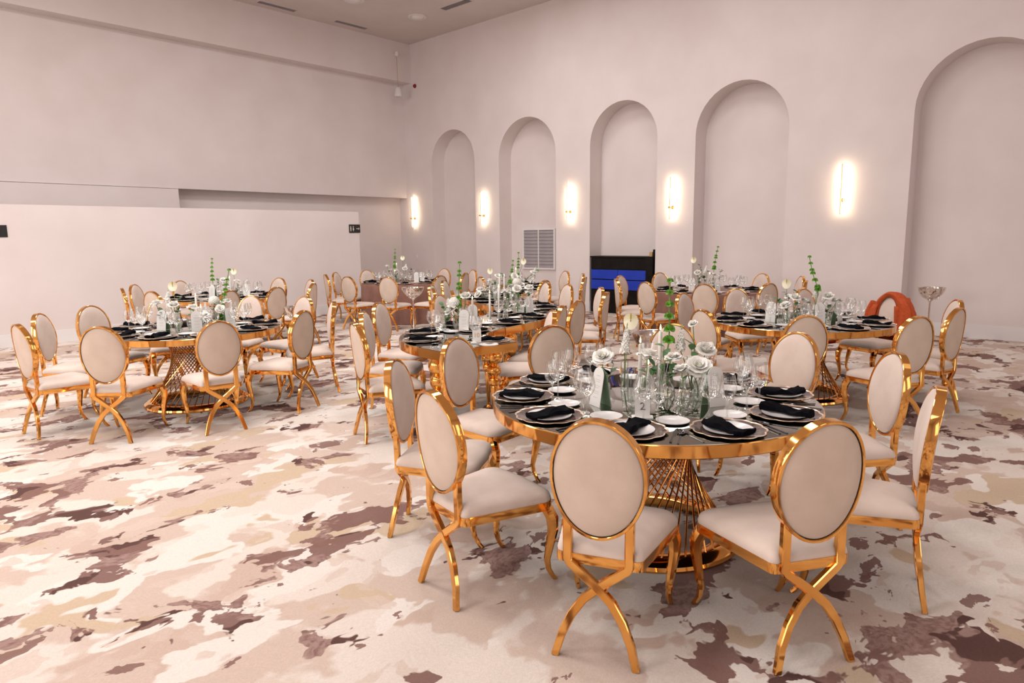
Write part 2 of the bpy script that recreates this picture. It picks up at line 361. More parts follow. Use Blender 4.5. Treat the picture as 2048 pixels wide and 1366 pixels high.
# ---- signs on the low partition
def sign(x0, x1, z0, z1, label, marks):
    t = tag(empty('wall_sign', ((x0+x1)/2, YLOW, z0)), label, 'sign')
    w_, h_ = x1-x0, z1-z0
    link('panel', MB().bevbox(-w_/2, w_/2, -.012, 0, 0, h_, .003).mesh('sign_panel', 'sign_black'), t)
    y0, y1 = -.015, -.0115
    if marks:
        def disc(x, z, r): return MB().loft([[(x+r*cos(2*pi*k/14), y, z+r*sin(2*pi*k/14)) for k in range(14)] for y in (y0, y1)])
        d = disc(-.105, .138, .012); d.box(-.120, -.090, y0, y1, .075, .122).box(-.117, -.107, y0, y1, .035, .075).box(-.103, -.093, y0, y1, .035, .075)
        link('man_pictogram', d.mesh('man_pictogram', 'sign_white'), t)
        d = disc(-.038, .138, .012); d.loft([[(-.045, y, .122), (-.031, y, .122), (-.016, y, .068), (-.060, y, .068)] for y in (y0, y1)]).box(-.046, -.040, y0, y1, .035, .068).box(-.036, -.030, y0, y1, .035, .068)
        link('woman_pictogram', d.mesh('woman_pictogram', 'sign_white'), t)
        d = MB().box(.04, .105, y0, y1, .084, .098).loft([[(.098, y, .118), (.128, y, .091), (.098, y, .064)] for y in (y0, y1)])
        link('arrow', d.mesh('sign_arrow', 'sign_white'), t)
sign(8.85, 9.15-.005, 1.76, 1.945, 'black restroom sign with figures and arrow on the partition end', True)
sign(2.22, 2.59, 1.72, 1.905, 'plain black wall sign cut by the edge of the view', False)
# ---- louvred grille in the second niche
t = tag(empty('louvre_grille', (XB, 10.40, .86)), 'grey two-panel louvred grille at the back of an arched niche', 'grille')
f = MB(); X0, X1 = -.05, 0
for a, c in ((-.50, -.455), (.455, .50), (-.014, .014)): f.box(X0, X1, a, c, 0, .95)
for a, c in ((0, .035), (.915, .95)):
    for e, g in ((-.455, -.014), (.014, .455)): f.box(X0, X1, e, g, a, c)
link('frame', f.mesh('grille_frame', 'skirting'), t)
link('backing', MB().box(-.008, 0, -.46, .46, .03, .92).mesh('grille_backing', 'dark_vent'), t)
sl = MB().loft([[(-.040, y, -.036), (-.034, y, -.044), (-.016, y, .036), (-.022, y, .044)] for y in (-.22, .22)]).mesh('grille_slat', 'grey')
for i in range(11):
    for y in (-.2345, .2345): link('slat', sl, t, (0, y, .075+i*.08))
# ---- black bar cabinet with blue drawers in the third niche
t = tag(empty('bar_cabinet', (XW, 7.85, 0)), 'black bar cabinet with four blue drawer fronts inside an arched niche', 'cabinet')
cb = MB().box(.02, .40, -.755, .755, .0, 1.17)
link('carcass', cb.mesh('cabinet_carcass', 'black'), t)
link('worktop', MB().box(-.03, .41, -.765, .765, 1.17, 1.20).mesh('cabinet_top', 'black'), t)
link('upper_panel', MB().box(.0, .02, -.60, .755, .93, 1.165).mesh('cabinet_upper', 'black'), t)
link('lower_panel', MB().box(.004, .02, -.60, .755, .02, .49).mesh('cabinet_lower', 'black'), t)
link('side_panel', MB().box(-.03, .02, -.765, -.61, 0, 1.17).mesh('cabinet_side', 'black'), t)
dr = MB().bevbox(-.012, .018, -.333, .333, 0, .195, .004).mesh('cabinet_drawer', 'blue')
for z in (.505, .72):
    for y in (.413, -.262): link('drawer', dr, t, (0, y, z))
tag(link('small_carton', MB().bevbox(11.95, 12.05, 7.13, 7.20, 1.20, 1.29, .004).mesh('carton', 'kraft')), 'small tan carton standing on the black bar cabinet', 'box')
tag(link('menu_holder', MB().box(11.93, 12.0, 7.092, 7.102, 1.20, 1.34).mesh('menu_holder', 'black')), 'thin black upright board at the end of the bar cabinet', 'board')
# ---- wall sconces
SCN = ((14.41, 'by the room corner'), (11.8, 'between first and second arch from the corner'), (9.16, 'between the grille niche and the bar niche'), (6.68, 'right of the blue drawer bar'), (3.6, 'between the two largest arches'))
rod_me = MB().tube([(0, 0, 1.92), (0, 0, 2.71)], .009, 10).mesh('sconce_rod', 'gold')
led_me = MB().box(.009, .0125, -.006, .006, 1.94, 2.69).mesh('sconce_led', 'led')
knob_me = MB().lathe([(.001, -.04), (.018, -.04), (.02, -.02), (.02, .012), (.001, .014)], 16).mesh('sconce_knob', 'gold')
arm_me = MB().lathe([(.008, 0), (.008, .10), (.03, .102), (.03, .12), (.001, .12)], 12).mesh('sconce_arm', 'gold')
for y, where in SCN:
    t = tag(empty('wall_sconce', (XW-.12, y, 0)), 'slim gold rod wall light glowing '+where, 'wall lamp', 'gold rod wall lights on the arched wall')
    link('rod', rod_me, t); link('led_strip', led_me, t)
    link('knob', knob_me, t, (0, 0, 2.145), (0, pi/2, 0)); link('arm', arm_me, t, (0, 0, 2.145), (0, pi/2, 0))
    area_light('sconce_glow', (.014, 0, 2.315), (1, 0, 0), .75, .02, .75, (1, .80, .54), t).rotation_euler = (0, -pi/2, 0)
CHAIRS = {
 1: ((2.194, 1.479, 21.2), (2.622, 0.960, 56.5), (2.139, 2.171, 349.2), (3.261, 0.809, 105.7), (2.399, 2.757, 302.9), (3.069, 3.056, 276.7), (3.995, 1.113, 130.3), (4.381, 1.691, 164.2), (4.315, 2.402, 207.1)),
 2: ((1.585, 6.797, 7.3), (1.876, 7.466, 322.8), (2.332, 7.869, 290.8), (1.894, 6.190, 44.7), (2.533, 5.846, 78.5), (3.260, 5.974, 114.2), (3.834, 6.426, 152.8), (3.985, 7.158, 185.2), (3.701, 7.759, 206.4), (3.020, 8.100, 260.0)),
 3: ((4.810, 9.239, 102.8), (4.108, 9.212, 103.4), (5.859, 11.095, 196.2), (5.879, 10.215, 169.4), (5.464, 9.465, 129.3), (3.678, 10.742, 344.2), (4.015, 11.379, 312.0), (3.680, 9.821, 20.0), (4.772, 11.695, 289.6)),
 4: ((7.439, 11.353, 340.0), (7.881, 11.731, 301.4), (7.218, 10.424, 12.3), (7.508, 9.732, 27.2), (8.669, 11.954, 264.2), (9.717, 11.063, 188.0), (8.068, 9.360, 91.5), (8.846, 9.601, 112.8), (9.649, 10.193, 163.6)),
 5: ((8.397, 8.079, 332.0), (10.175, 8.201, 156.9), (9.658, 7.451, 134.9), (8.879, 6.833, 116.3), (3.346, 4.474, 341.6), (3.818, 5.017, 311.2), (4.378, 5.579, 297.0), (5.331, 5.748, 285.0), (4.064, 3.390, 56.9), (4.560, 4.010, 140.0), (5.049, 4.276, 112.8), (5.602, 4.473, 101.5), (7.073, 5.241, 139.5), (6.580, 4.820, 112.1), (7.255, 5.888, 155.3), (7.428, 6.421, 152.9), (7.986, 6.881, 94.6), (6.511, 7.200, 302.5), (6.132, 6.699, 323.5), (7.288, 7.792, 300.8), (5.979, 6.158, 318.9)),
 6: ((8.778, 4.308, 7.2), (9.203, 3.846, 66.9), (8.698, 5.085, 346.3), (10.628, 6.014, 247.6), (11.066, 4.697, 159.3), (10.709, 4.008, 126.5), (9.824, 3.650, 107.9), (9.013, 5.723, 315.8), (9.603, 6.071, 275.2)),
 7: ((5.791, 2.706, 338.1), (5.856, 2.083, 38.7), (6.221, 1.428, 56.9), (6.995, 1.334, 76.9), (7.646, 1.451, 120.9), (8.002, 2.020, 153.2), (8.290, 2.680, 251.3), (7.044, 3.555, 267.2), (7.845, 3.374, 236.8)),
}
# ------------------------------------------------------------------ chairs
def seat_outline(k, z, n=6):
    fw, bw, yf, yb, rf, rb = .245, .172, .262, -.205, .07, .03
    pts = []
    def corner(cx, cy, r, a0):
        for i in range(n+1):
            a = a0+(pi/2)*i/n; pts.append((cx+r*cos(a), cy+r*sin(a)))
    corner(fw-rf, yf-rf, rf, 0)
    for x in (.10, 0, -.10): pts.append((x, yf+.012*(1-(x/.12)**2)))
    corner(-fw+rf, yf-rf, rf, pi/2); corner(-bw+rb, yb+rb, rb, pi); corner(bw-rb, yb+rb, rb, 1.5*pi)
    cx, cyy = 0, .03
    return [(cx+(x-cx)*k, cyy+(y-cyy)*k, z) for x, y in pts]
RA, RB, RZ, RY, RTH = .185, .238, .728, -.235, .092
def ring_pt(u, v, d):
    # u across, v up in the plane of the leaning oval, d forward of it; the sides curve forward a little
    q = d+.024*(u/RA)**2
    return (u, RY-v*sin(RTH)+q*cos(RTH), RZ+v*cos(RTH)+q*sin(RTH))
def chair_meshes():
    P = {}
    n = 56; rings = []
    for k in range(n):
        a = 2*pi*k/n; c, s = cos(a), sin(a); r = []
        for kk, d in ((1, -.019), (1.0, .019), (.990, .021), (.945, .021), (.935, .019), (.935, -.019), (.945, -.021), (.990, -.021)):
            r.append(ring_pt(RA*c*kk, (RB-RA*(1-kk))*s, d))
        rings.append(r)
    b = MB(); m = 8; vs_ = [p for r in rings for p in r]
    b.add(vs_, [(i*m+j, i*m+(j+1) % m, ((i+1) % n)*m+(j+1) % m, ((i+1) % n)*m+j) for i in range(n) for j in range(m)], True)
    P['ring'] = b.mesh('chair_ring', 'gold')
    def disc(front):
        b = MB(); rows = []
        prof = ((.934, .0), (.93, .013), (.90, .024), (.82, .034), (.60, .044), (.3, .049)) if front else ((.934, -.002), (.925, -.012), (.90, -.015), (.6, -.018), (.3, -.019))
        for k, d in prof: rows.append([ring_pt(RA*k*cos(2*pi*j/n), (RB-RA*(1-.934))*k/.934*sin(2*pi*j/n) if k < .9 else (RB-RA*(1-k))*sin(2*pi*j/n), d) for j in range(n)])
        c = ring_pt(0, 0, prof[-1][1]); vv = [p for r in rows for p in r]+[c]; ff = []
        for i in range(len(rows)-1):
            for j in range(n): ff.append((i*n+j, i*n+(j+1) % n, (i+1)*n+(j+1) % n, (i+1)*n+j))
        L_ = len(rows)-1
        for j in range(n): ff.append((L_*n+j, L_*n+(j+1) % n, len(vv)-1))
        b.add(vv, ff, True); return b.mesh('chair_cushion' if front else 'chair_back_panel', 'fabric' if front else 'linen')
    P['cushion'] = disc(True); P['panel'] = disc(False)
    for s in (1, -1):
        e = .0012*s
        pts = [(s*.120, -.205+e, .57), (s*.120, -.203+e, .388), (s*.112, -.203+e, .374), (s*.055, -.205+e, .330), (0, -.208+e, .288), (-s*.055, -.213+e, .237), (-s*.100, -.222+e, .17), (-s*.135, -.233+e, .09), (-s*.160, -.25+e, 0)]
        P['rear%d' % s] = MB().tube(pts, [1, 1, 1, 1, 1, .97, .93, .87, .80], up=(0, 1, 0), flat=(.036, .028)).mesh('chair_rear_leg', 'gold')
        kx = s
        pts = [(kx*.200, .205, .408), (kx*.216, .226, .365), (kx*.225, .246, .32), (kx*.225, .25, .26), (kx*.216, .238, .18), (kx*.208, .228, .11), (kx*.207, .238, .06), (kx*.210, .262, .018), (kx*.212, .279, 0)]
        P['front%d' % s] = MB().tube(pts, [.026, .030, .030, .026, .0205, .016, .0135, .012, .011], 8, up=(1, 0, 0)).mesh('chair_front_leg', 'gold')
    o1, o0 = seat_outline(1, .372), seat_outline(.93, .372)
    P['frame'] = MB().loft([o0, o1, seat_outline(1.004, .392), seat_outline(1, .412), seat_outline(.93, .412)], False, False).mesh('chair_seat_frame', 'gold')
    rows = [seat_outline(k, z) for k, z in ((.90, .392), (.985, .405), (.995, .420), (.97, .440), (.90, .455), (.74, .468), (.5, .476), (.25, .480))]
    P['seat'] = MB().loft(rows, True, True, True, True).mesh('chair_seat', 'fabric')
    return P
CM = chair_meshes()
def make_chair(x, y, yaw):
    t = empty('dining_chair', (x, y, 0), rad(yaw)-pi/2)
    for n_, k in (('back_frame', 'ring'), ('back_cushion', 'cushion'), ('back_panel', 'panel'), ('rear_leg', 'rear1'), ('rear_leg', 'rear-1'), ('front_leg', 'front1'), ('front_leg', 'front-1'), ('seat_frame', 'frame'), ('seat_cushion', 'seat')):
        link(n_, CM[k], t)
    return t
JACKET_CHAIR = None
for tb, lst in CHAIRS.items():
    for i, (x, y, a) in enumerate(lst):
        t = make_chair(x, y, a)
        tag(t, None, 'chair', 'gold oval-back chairs around the tables')
        if tb == 7 and i == 5: JACKET_CHAIR = t
        later(t, 'gold oval-back chair', tb, (x, y, .5), True)
# ------------------------------------------------------------------ round mirror tables
TOP = .76
def torus_band(r0, r1, z0, z1, n=72, b=.004):
    return MB().lathe([(r0, z0), (r1-b, z0), (r1, z0+b), (r1, z1-b), (r1-b, z1), (r0, z1), (r0, z0)], n, smooth=False)
RT = .85
rt = dict(top=MB().lathe([(.001, TOP-.012), (RT-.008, TOP-.012), (RT-.006, TOP-.002), (RT-.009, TOP), (.001, TOP)], 96, smooth=False).mesh('table_mirror_top', 'mirror'),
          rim=torus_band(RT-.03, RT, TOP-.062, TOP-.002, 96).mesh('table_rim', 'gold'),
          under=MB().lathe([(.001, TOP-.055), (RT-.03, TOP-.055), (RT-.03, TOP-.045), (.001, TOP-.045)], 64, smooth=False).mesh('table_underside', 'black'),
          collar=torus_band(.235, .285, TOP-.075, TOP-.055, 48).mesh('table_collar', 'gold'),
          base=MB().lathe([(.37, .05), (.40, .058), (.455, .05), (.485, .03), (.49, .012), (.485, 0), (.37, 0), (.37, .05)], 72, smooth=False).mesh('table_base_ring', 'gold'))
_a, _b = Vector((.262, 0, TOP-.068)), Vector((.425*cos(rad(-100)), .425*sin(rad(-100)), .05))
rt['rod'] = MB().tube([_a, _a.lerp(_b, .5), _b], .0052, 6).mesh('table_rod', 'gold_rod_shaded')
def round_table(idx, label):
    c = TABLES[idx][1]
    t = tag(empty('round_table', (c[0], c[1], 0)), label, 'table', 'round mirror tables on twisted gold rod pedestals')
    link('table_top', rt['top'], t); link('rim', rt['rim'], t); link('underside', rt['under'], t); link('collar', rt['collar'], t); link('base_ring', rt['base'], t)
    for k in range(44): link('rod', rt['rod'], t, None, (0, 0, 2*pi*k/44))
round_table(1, 'large round mirror-top table with gold rim, nearest of all the tables')
round_table(2, 'round mirror-top table with gold rod pedestal before the low left partition')
round_table(3, 'round mirror table behind the left one, nearly hidden by its chairs')
round_table(7, 'round mirror-top table beside the chair with the rust jacket')
# ------------------------------------------------------------------ brown-cloth tables
def cloth_table(idx, label, seed):
    c = TABLES[idx][1]; rnd = random.Random(seed); n = 144
    ph = [rnd.uniform(0, 6.28) for _ in range(4)]; R0 = .84
    def fold(a): return .5+.5*(.55*sin(15*a+ph[0])+.3*sin(23*a+ph[1]+.8*sin(3*a))+.25*sin(9*a+ph[2]))
    rows = []
    for k in (.02, .4, .8, .95, .985): rows.append([(R0*k*cos(2*pi*j/n), R0*k*sin(2*pi*j/n), TOP) for j in range(n)])
    for z, amp, out in ((TOP-.004, 0, 1), (TOP-.03, .008, 1.006), (.62, .03, 1.0), (.45, .05, .998), (.25, .065, 1.0), (.08, .078, 1.01), (.006, .085, 1.02)):
        rows.append([((R0*out-.4*amp+amp*fold(2*pi*j/n))*cos(2*pi*j/n), (R0*out-.4*amp+amp*fold(2*pi*j/n))*sin(2*pi*j/n), z) for j in range(n)])
    o = link('tablecloth', MB().loft(rows, True, False, True, True).mesh('tablecloth', 'brown_cloth'), None, (c[0], c[1], 0))
    tag(o, label, 'tablecloth', 'floor-length brown tablecloths')
cloth_table(4, 'mauve-brown satin cloth falling to the floor over the corner table', 3)
cloth_table(6, 'mauve-brown satin cloth falling over the table near the arches', 5)
# ------------------------------------------------------------------ the serpentine table
PATH = crom([(3.78, 3.80, 0), (3.86, 4.30, 0), (4.15, 4.62, 0), (4.63, 4.78, 0), (5.3, 4.9, 0), (5.95, 5.2, 0), (6.4, 5.65, 0), (6.65, 6.2, 0), (6.95, 6.75, 0), (7.5, 7.2, 0), (8.2, 7.4, 0), (8.75, 7.62, 0), (9.2, 8.05, 0), (9.45, 8.6, 0)], 8)
def path_normal(i):
    t = (PATH[min(i+1, len(PATH)-1)]-PATH[max(i-1, 0)]).normalized(); return Vector((-t.y, t.x, 0)), t      # left of the way from near to far
def path_near(x, y):
    i = min(range(len(PATH)), key=lambda k: (PATH[k]-Vector((x, y, 0))).length_squared); n_, t = path_normal(i)
    return i, PATH[i], n_, (Vector((x, y, 0))-PATH[i]).dot(n_)
HALF = .385
leg_me = MB().lathe([(.001, 0), (.022, 0), (.026, .012), (.017, .03), (.016, .05), (.019, .12), (.025, .24), (.030, .335), (.028, .355), (.026, .36), (.046, .375), (.052, .40), (.046, .425), (.026, .44), (.030, .445), (.056, .465), (.064, .495), (.056, .525), (.030, .545), (.034, .55), (.066, .572), (.078, .61), (.072, .65), (.05, .68), (.05, .70), (.001, .70)], 24).mesh('serpentine_leg', 'gold')
def ribbon(i0, i1, hw, z0, z1, gap):
    L_, R_ = [], []
    for i in range(i0, i1+1):
        n_, t = path_normal(i); p = PATH[i].copy()
        if i == i0: p += t*gap
        if i == i1: p -= t*gap
        L_.append(p+n_*hw); R_.append(p-n_*hw)
    ol = L_+R_[::-1]
    b = MB(); m = len(ol)
    for z in (z0, z1): b.add([(p.x, p.y, z) for p in ol], [])
    k = len(L_); fs = []
    for i in range(k-1):
        a, c, d, e = i, i+1, m-2-i, m-1-i
        fs += [(a, e, d, c), (m+a, m+c, m+d, m+e)]
    for i in range(m): j = (i+1) % m; fs.append((i, j, m+j, m+i))
    b.f += fs; b.sm += [False]*len(fs)
    return b
SEG = ((0, 24), (24, 48), (48, 76), (76, 104))
SEGL = ('nearest curved section of the serpentine mirror table, carrying the number 10 card', 'second curved section of the serpentine mirror table from the near end', 'third curved section of the serpentine mirror table from the near end', 'farthest curved section of the serpentine mirror table, toward the arches')
for (i0, i1), lb in zip(SEG, SEGL):
    m_ = PATH[(i0+i1)//2]
    t = tag(empty('serpentine_table', (m_.x, m_.y, 0)), lb, 'table', 'curved sections of the serpentine table')
    off = (-m_.x, -m_.y, 0)
    link('table_top', ribbon(i0, i1, HALF-.007, TOP-.014, TOP, .009).mesh('serpentine_top', 'mirror'), t, off)
    link('rim', ribbon(i0, i1, HALF, TOP-.075, TOP-.004, .004).mesh('serpentine_rim', 'gold'), t, off)
    for i in (i0+3, i1-3):
        n_, _ = path_normal(i)
        for s in (1, -1):
            p = PATH[i]+n_*s*(HALF-.09); link('leg', leg_me, t, (p.x-m_.x, p.y-m_.y, -.012+.012))
# ------------------------------------------------------------------ place settings
def scallop(n, R, k):
    return [R*(1+k*(abs(cos(6*2*pi*j/n))-.6)) for j in range(n)]
def charger_meshes():
    n = 96; out = scallop(n, .163, .055)
    rows = []
    for f, z in ((.02, .004), (.60, .004), (.66, .006), (.97, .0155)): rows.append([(f*out[j]*cos(2*pi*j/n) if f > .7 else f*.163*cos(2*pi*j/n), f*out[j]*sin(2*pi*j/n) if f > .7 else f*.163*sin(2*pi*j/n), z) for j in range(n)])
    for f, z in ((.97, .0125), (.62, .001), (.02, 0)): rows.append([(f*(out[j] if f > .7 else .163)*cos(2*pi*j/n), f*(out[j] if f > .7 else .163)*sin(2*pi*j/n), z) for j in range(n)])
    body = MB().loft(rows, True, True, True, True).mesh('charger_plate', 'charger'); body.materials.append(M['charger_under_shade'])
    for p in body.polygons:
        if p.normal.z < -.3: p.material_index = 1
    rr = [[(f*out[j]*cos(2*pi*j/n), f*out[j]*sin(2*pi*j/n), z) for j in range(n)] for f, z in ((.955, .0155), (1.0, .0185), (1.006, .016), (.97, .0118))]
    rim = MB().loft(rr+[rr[0]], False, False, True, True).mesh('charger_rim', 'rim_gold')
    return body, rim
CHG, CHR = charger_meshes()
def plate_mesh(R, h, name): return MB().lathe([(.001, .003), (R*.6, .003), (R*.70, .006), (R*.97, h), (R, h+.001), (R*.99, h-.002), (R*.72, .002), (R*.55, 0), (.001, 0)], 40).mesh(name, 'white_china')
PLT, BRD = plate_mesh(.108, .014, 'dinner_plate'), plate_mesh(.078, .011, 'bread_plate')
def napkin_mesh(seed):
    r = random.Random(seed); n, m = 14, 14; rows = []; ph = [r.uniform(0, 6.28) for _ in range(4)]; skew = r.uniform(-.012, .012)
    for i in range(n+1):
        u = i/n; y = (u-.5)*.235
        w_ = .046+.008*sin(3.1*u*pi+ph[0]); h_ = (.021+.010*sin(2.2*pi*u+ph[1])+.007*(abs(u-.5)*2)**2)
        row = []
        for j in range(m):
            a = 2*pi*j/m; ca, sa = cos(a), sin(a)
            x = w_*math.copysign(abs(ca)**.55, ca); z = h_*.5*(1+math.copysign(abs(sa)**.6, sa))
            if sa > .2: z += .0045*sin(9*x/.04+ph[2]+2*u)+.003*sin(5*u*pi+ph[3])
            row.append((x+skew*sin(u*3)*2, y+.006*sin(a+ph[2]), max(z, 0)))
        rows.append(row)
    return MB().loft(rows, True, True, True, True).mesh('napkin', 'napkin')
NAP = [napkin_mesh(s) for s in range(5)]
def glass_meshes(h, rb, rr, name):
    hb = h*.45
    bowl = MB().lathe([(.004, hb), (rb*.55, hb+.010), (rb*.86, hb+.030), (rb, hb+(h-hb)*.42), (rb*.97, hb+(h-hb)*.62), (rr*1.04, h-.012), (rr, h)], 28).mesh(name+'_bowl', 'glass')
    stem = MB().lathe([(.001, 0), (.034, 0), (.035, .0015), (.020, .004), (.006, .009), (.0042, .02), (.0036, hb*.6), (.0042, hb*.92), (.010, hb+.006), (.001, hb+.010)], 20).mesh(name+'_stem', 'vase_glass')
    return bowl, stem
GL = {'wine glass': glass_meshes(.222, .051, .037, 'wine_glass'), 'water goblet': glass_meshes(.217, .040, .031, 'water_goblet')}
def cutlery():
    d = {}
    # lying along +y (handle towards the diner), 3 mm thick
    def flat(pts, z0=.0005, z1=.004):
        return [[(x, y, z) for x, y in pts] for z in (z0, z1)]
    hnd = [(-.0045, .105), (.0045, .105), (.0035, 0), (.003, -.02), (-.003, -.02), (-.0035, 0)]
    b = MB().loft(flat(hnd)); b.loft(flat([(-.010, -.052), (-.011, -.034), (-.003, -.018), (.003, -.018), (.011, -.034), (.010, -.052)], .002, .0055))
    for x in (-.0085, -.003, .003, .0085): b.loft(flat([(x-.0014, -.052), (x+.0014, -.052), (x+.0009, -.098), (x-.0009, -.098)][::-1], .002, .0055))
    d['fork'] = b.mesh('fork', 'steel')
    b = MB().loft(flat([(-.0055, .11), (.0055, .11), (.005, 0), (-.005, 0)], .0005, .006)); b.loft(flat([(-.006, .0), (.006, 0), (.010, -.05), (.006, -.10), (-.004, -.118), (-.006, -.09)], .0015, .0035))
    d['knife'] = b.mesh('knife', 'steel')
    b = MB().loft(flat(hnd)); b.loft([[(k*.0185*cos(2*pi*j/16), -.052+k*.033*sin(2*pi*j/16), z) for j in range(16)] for k, z in ((.2, .001), (.75, .003), (1, .008), (.93, .009), (.6, .004), (.2, .0025))], True, True)
    d['spoon'] = b.mesh('spoon', 'steel')
    return d
CUT = cutlery()
GROUPS = {'charger plate': 'scalloped bronze charger plates', 'dinner plate': 'white plates on the chargers', 'black folded napkin': 'black folded napkins', 'white bread plate': 'white bread plates',
          'wine glass': 'stemmed wine glasses', 'water goblet': 'stemmed water goblets', 'fork': 'dark steel forks', 'knife': 'dark steel knives', 'spoon': 'dark steel spoons'}
def setting(tb, px, py, th, detail, k=1.0, rnd=random):
    o, t = Vector((cos(th), sin(th), 0)), Vector((-sin(th), cos(th), 0)); c = Vector((px, py, TOP+.0005)); rz = th-pi/2
    def put(kind, me, off_o, off_t, z=0, drz=0, parts=(), cat=None):
        p = c+o*off_o*k+t*off_t+Vector((0, 0, z))
        name = kind.replace(' ', '_')
        if kind == 'black folded napkin': name = 'napkin'
        if kind == 'white bread plate': name = 'bread_plate'
        if parts:
            e = empty(name, p, rz+drz)
            for pn, pm in parts: link(pn, pm, e)
        else: e = link(name, me, None, p, (0, 0, rz+drz))
        tag(e, None, cat, GROUPS[kind]); later(e, kind, tb, (px, py, TOP), True); return e
    put('charger plate', None, 0, 0, 0, rnd.uniform(0, 1), (('plate', CHG), ('gilt_rim', CHR)), 'plate')
    put('dinner plate', PLT, 0, 0, .0045, 0, (), 'plate')
    put('black folded napkin', rnd.choice(NAP), rnd.uniform(-.008, .008), rnd.uniform(-.008, .008), .013, rnd.uniform(-.45, .25), (), 'napkin')
    put('white bread plate', BRD, -.215, -.15, 0, 0, (), 'plate')
    for kind, oo, tt in (('wine glass', -.19+rnd.uniform(-.01, .01), .03), ('water goblet', -.155, .102+rnd.uniform(-.01, .01))):
        bo, st = GL[kind]; put(kind, None, oo, tt, 0, rnd.uniform(0, 3), (('bowl', bo), ('stem', st)), 'glass')
    if detail:
        j = lambda: rnd.uniform(-.05, .05)
        put('fork', CUT['fork'], .0, -.190, 0, j(), (), 'fork')
        put('knife', CUT['knife'], .0, .190, 0, j(), (), 'knife')
        put('spoon', CUT['spoon'], .01, .218, 0, j(), (), 'spoon')
for tb, start, step, n_, detail in ((1, 94, 36.4, 10, 1), (2, 8, 36, 10, 1), (3, 18, 36, 10, 0), (4, 16, 36, 10, 0), (6, 29, 36, 10, 0), (7, 21, 36, 10, 1)):
    c = TABLES[tb][1]
    for k in range(n_):
        a = rad(start+step*k); setting(tb, c[0]+.69*cos(a), c[1]+.69*sin(a), a, detail)
used = []
for x, y, a in CHAIRS[5]:
    i, p, n_, side = path_near(x, y); s = 1 if side > 0 else -1
    if any(abs(i-j) < 4 and s == q for j, q in used): i += 3
    i = max(2, min(i, len(PATH)-3)); used.append((i, s)); n_, _ = path_normal(i); q = PATH[i]+n_*s*.215
    setting(5, q.x, q.y, math.atan2(n_.y*s, n_.x*s), i < 50, .72)
# ------------------------------------------------------------------ flowers
def petal(b, phi, r0, L_, W, a0, a1, cup, z0, nu=4, nv=4, wob=0):
    vs_ = []; R_, z = r0, z0; da = L_/nv; ang = rad(a0); c, s = cos(phi), sin(phi)
    for i in range(nv+1):
        t = i/nv; ang = rad(a0+(a1-a0)*t)
        if i: R_ += da*sin(ang); z += da*cos(ang)
        wd = W*(.35+1.0*t-.55*t**4) if i < nv else W*.62
        for j in range(nu+1):
            q = j/nu*2-1; x = R_-cup*q*q; y = q*wd
            zz = z-(.18*L_*(abs(q)**2.2) if i == nv else 0)+wob*sin(5*q+phi*3)*t
            vs_.append((x*c-y*s, x*s+y*c, zz))
    b.add(vs_, [(i*(nu+1)+j, i*(nu+1)+j+1, (i+1)*(nu+1)+j+1, (i+1)*(nu+1)+j) for i in range(nv) for j in range(nu)], True)
def bloom(layers, seed, name):
    r = random.Random(seed); b = MB()
    for (n, r0, L_, W, a0, a1, cup) in layers:
        o = r.uniform(0, 6)
        for k in range(n): petal(b, o+2*pi*k/n+r.uniform(-.12, .12), r0, L_*r.uniform(.92, 1.08), W, a0+r.uniform(-5, 5), a1+r.uniform(-8, 8), cup, 0, wob=.0012)
    b.lathe([(.001, -.008), (.008, -.004), (.012, .006), (.006, .012)], 8)
    return b.mesh(name, 'petal')
BL = {'rose': [bloom([(3, .002, .036, .016, -8, 4, .008), (4, .006, .038, .021, 2, 14, .010), (5, .011, .042, .030, 8, 24, .013), (5, .014, .045, .036, 18, 46, .014), (6, .015, .044, .036, 34, 88, .010)], s, 'rose_bloom') for s in (1, 2, 3)],
      'ran': [bloom([(6, .001, .016, .010, -25, -10, .004), (7, .004, .022, .015, -5, 10, .005), (8, .008, .030, .024, 10, 30, .008), (9, .011, .038, .029, 26, 55, .009), (9, .013, .044, .032, 46, 78, .008), (9, .013, .047, .033, 66, 96, .006)], s, 'ranunculus_bloom') for s in (4, 5)],
      'lis': [bloom([(3, .002, .032, .018, -5, 10, .008), (4, .005, .042, .026, 8, 35, .008), (5, .008, .047, .035, 18, 55, .010), (5, .009, .046, .036, 34, 82, .009)], s, 'lisianthus_bloom') for s in (6, 7)]}
EYE_ME = MB().lathe([(.001, .020), (.006, .019), (.008, .012), (.007, .004)], 10).mesh('flower_eye', 'petal_green')
def floret(b, c, d, r, rnd, n=4):
    d = Vector(d).normalized(); a = d.orthogonal().normalized(); e = d.cross(a); o = rnd.uniform(0, 6); c = Vector(c)
    vs_ = [c]; fs = []
    for k in range(n):
        for q, rr in ((-.55, .62), (0, 1.0), (.55, .62)):
            an = o+(k+q*.8)*2*pi/n; vs_.append(c+(a*cos(an)+e*sin(an))*r*rr+d*r*.35*rr)
        fs += [(0, 3*k+1, 3*k+2), (0, 3*k+2, 3*k+3)]
    b.add(vs_, fs)
def hyd_mesh():
    r = random.Random(9); b = MB()
    for k in range(110):
        z = 1-1.55*(k+.5)/110; a = k*2.39996; q = math.sqrt(max(0, 1-z*z)); d = Vector((q*cos(a), q*sin(a), z)); floret(b, d*.048+Vector((0, 0, .012)), d, .0135, r)
    return b.mesh('cluster_bloom', 'petal')
HYD = hyd_mesh()
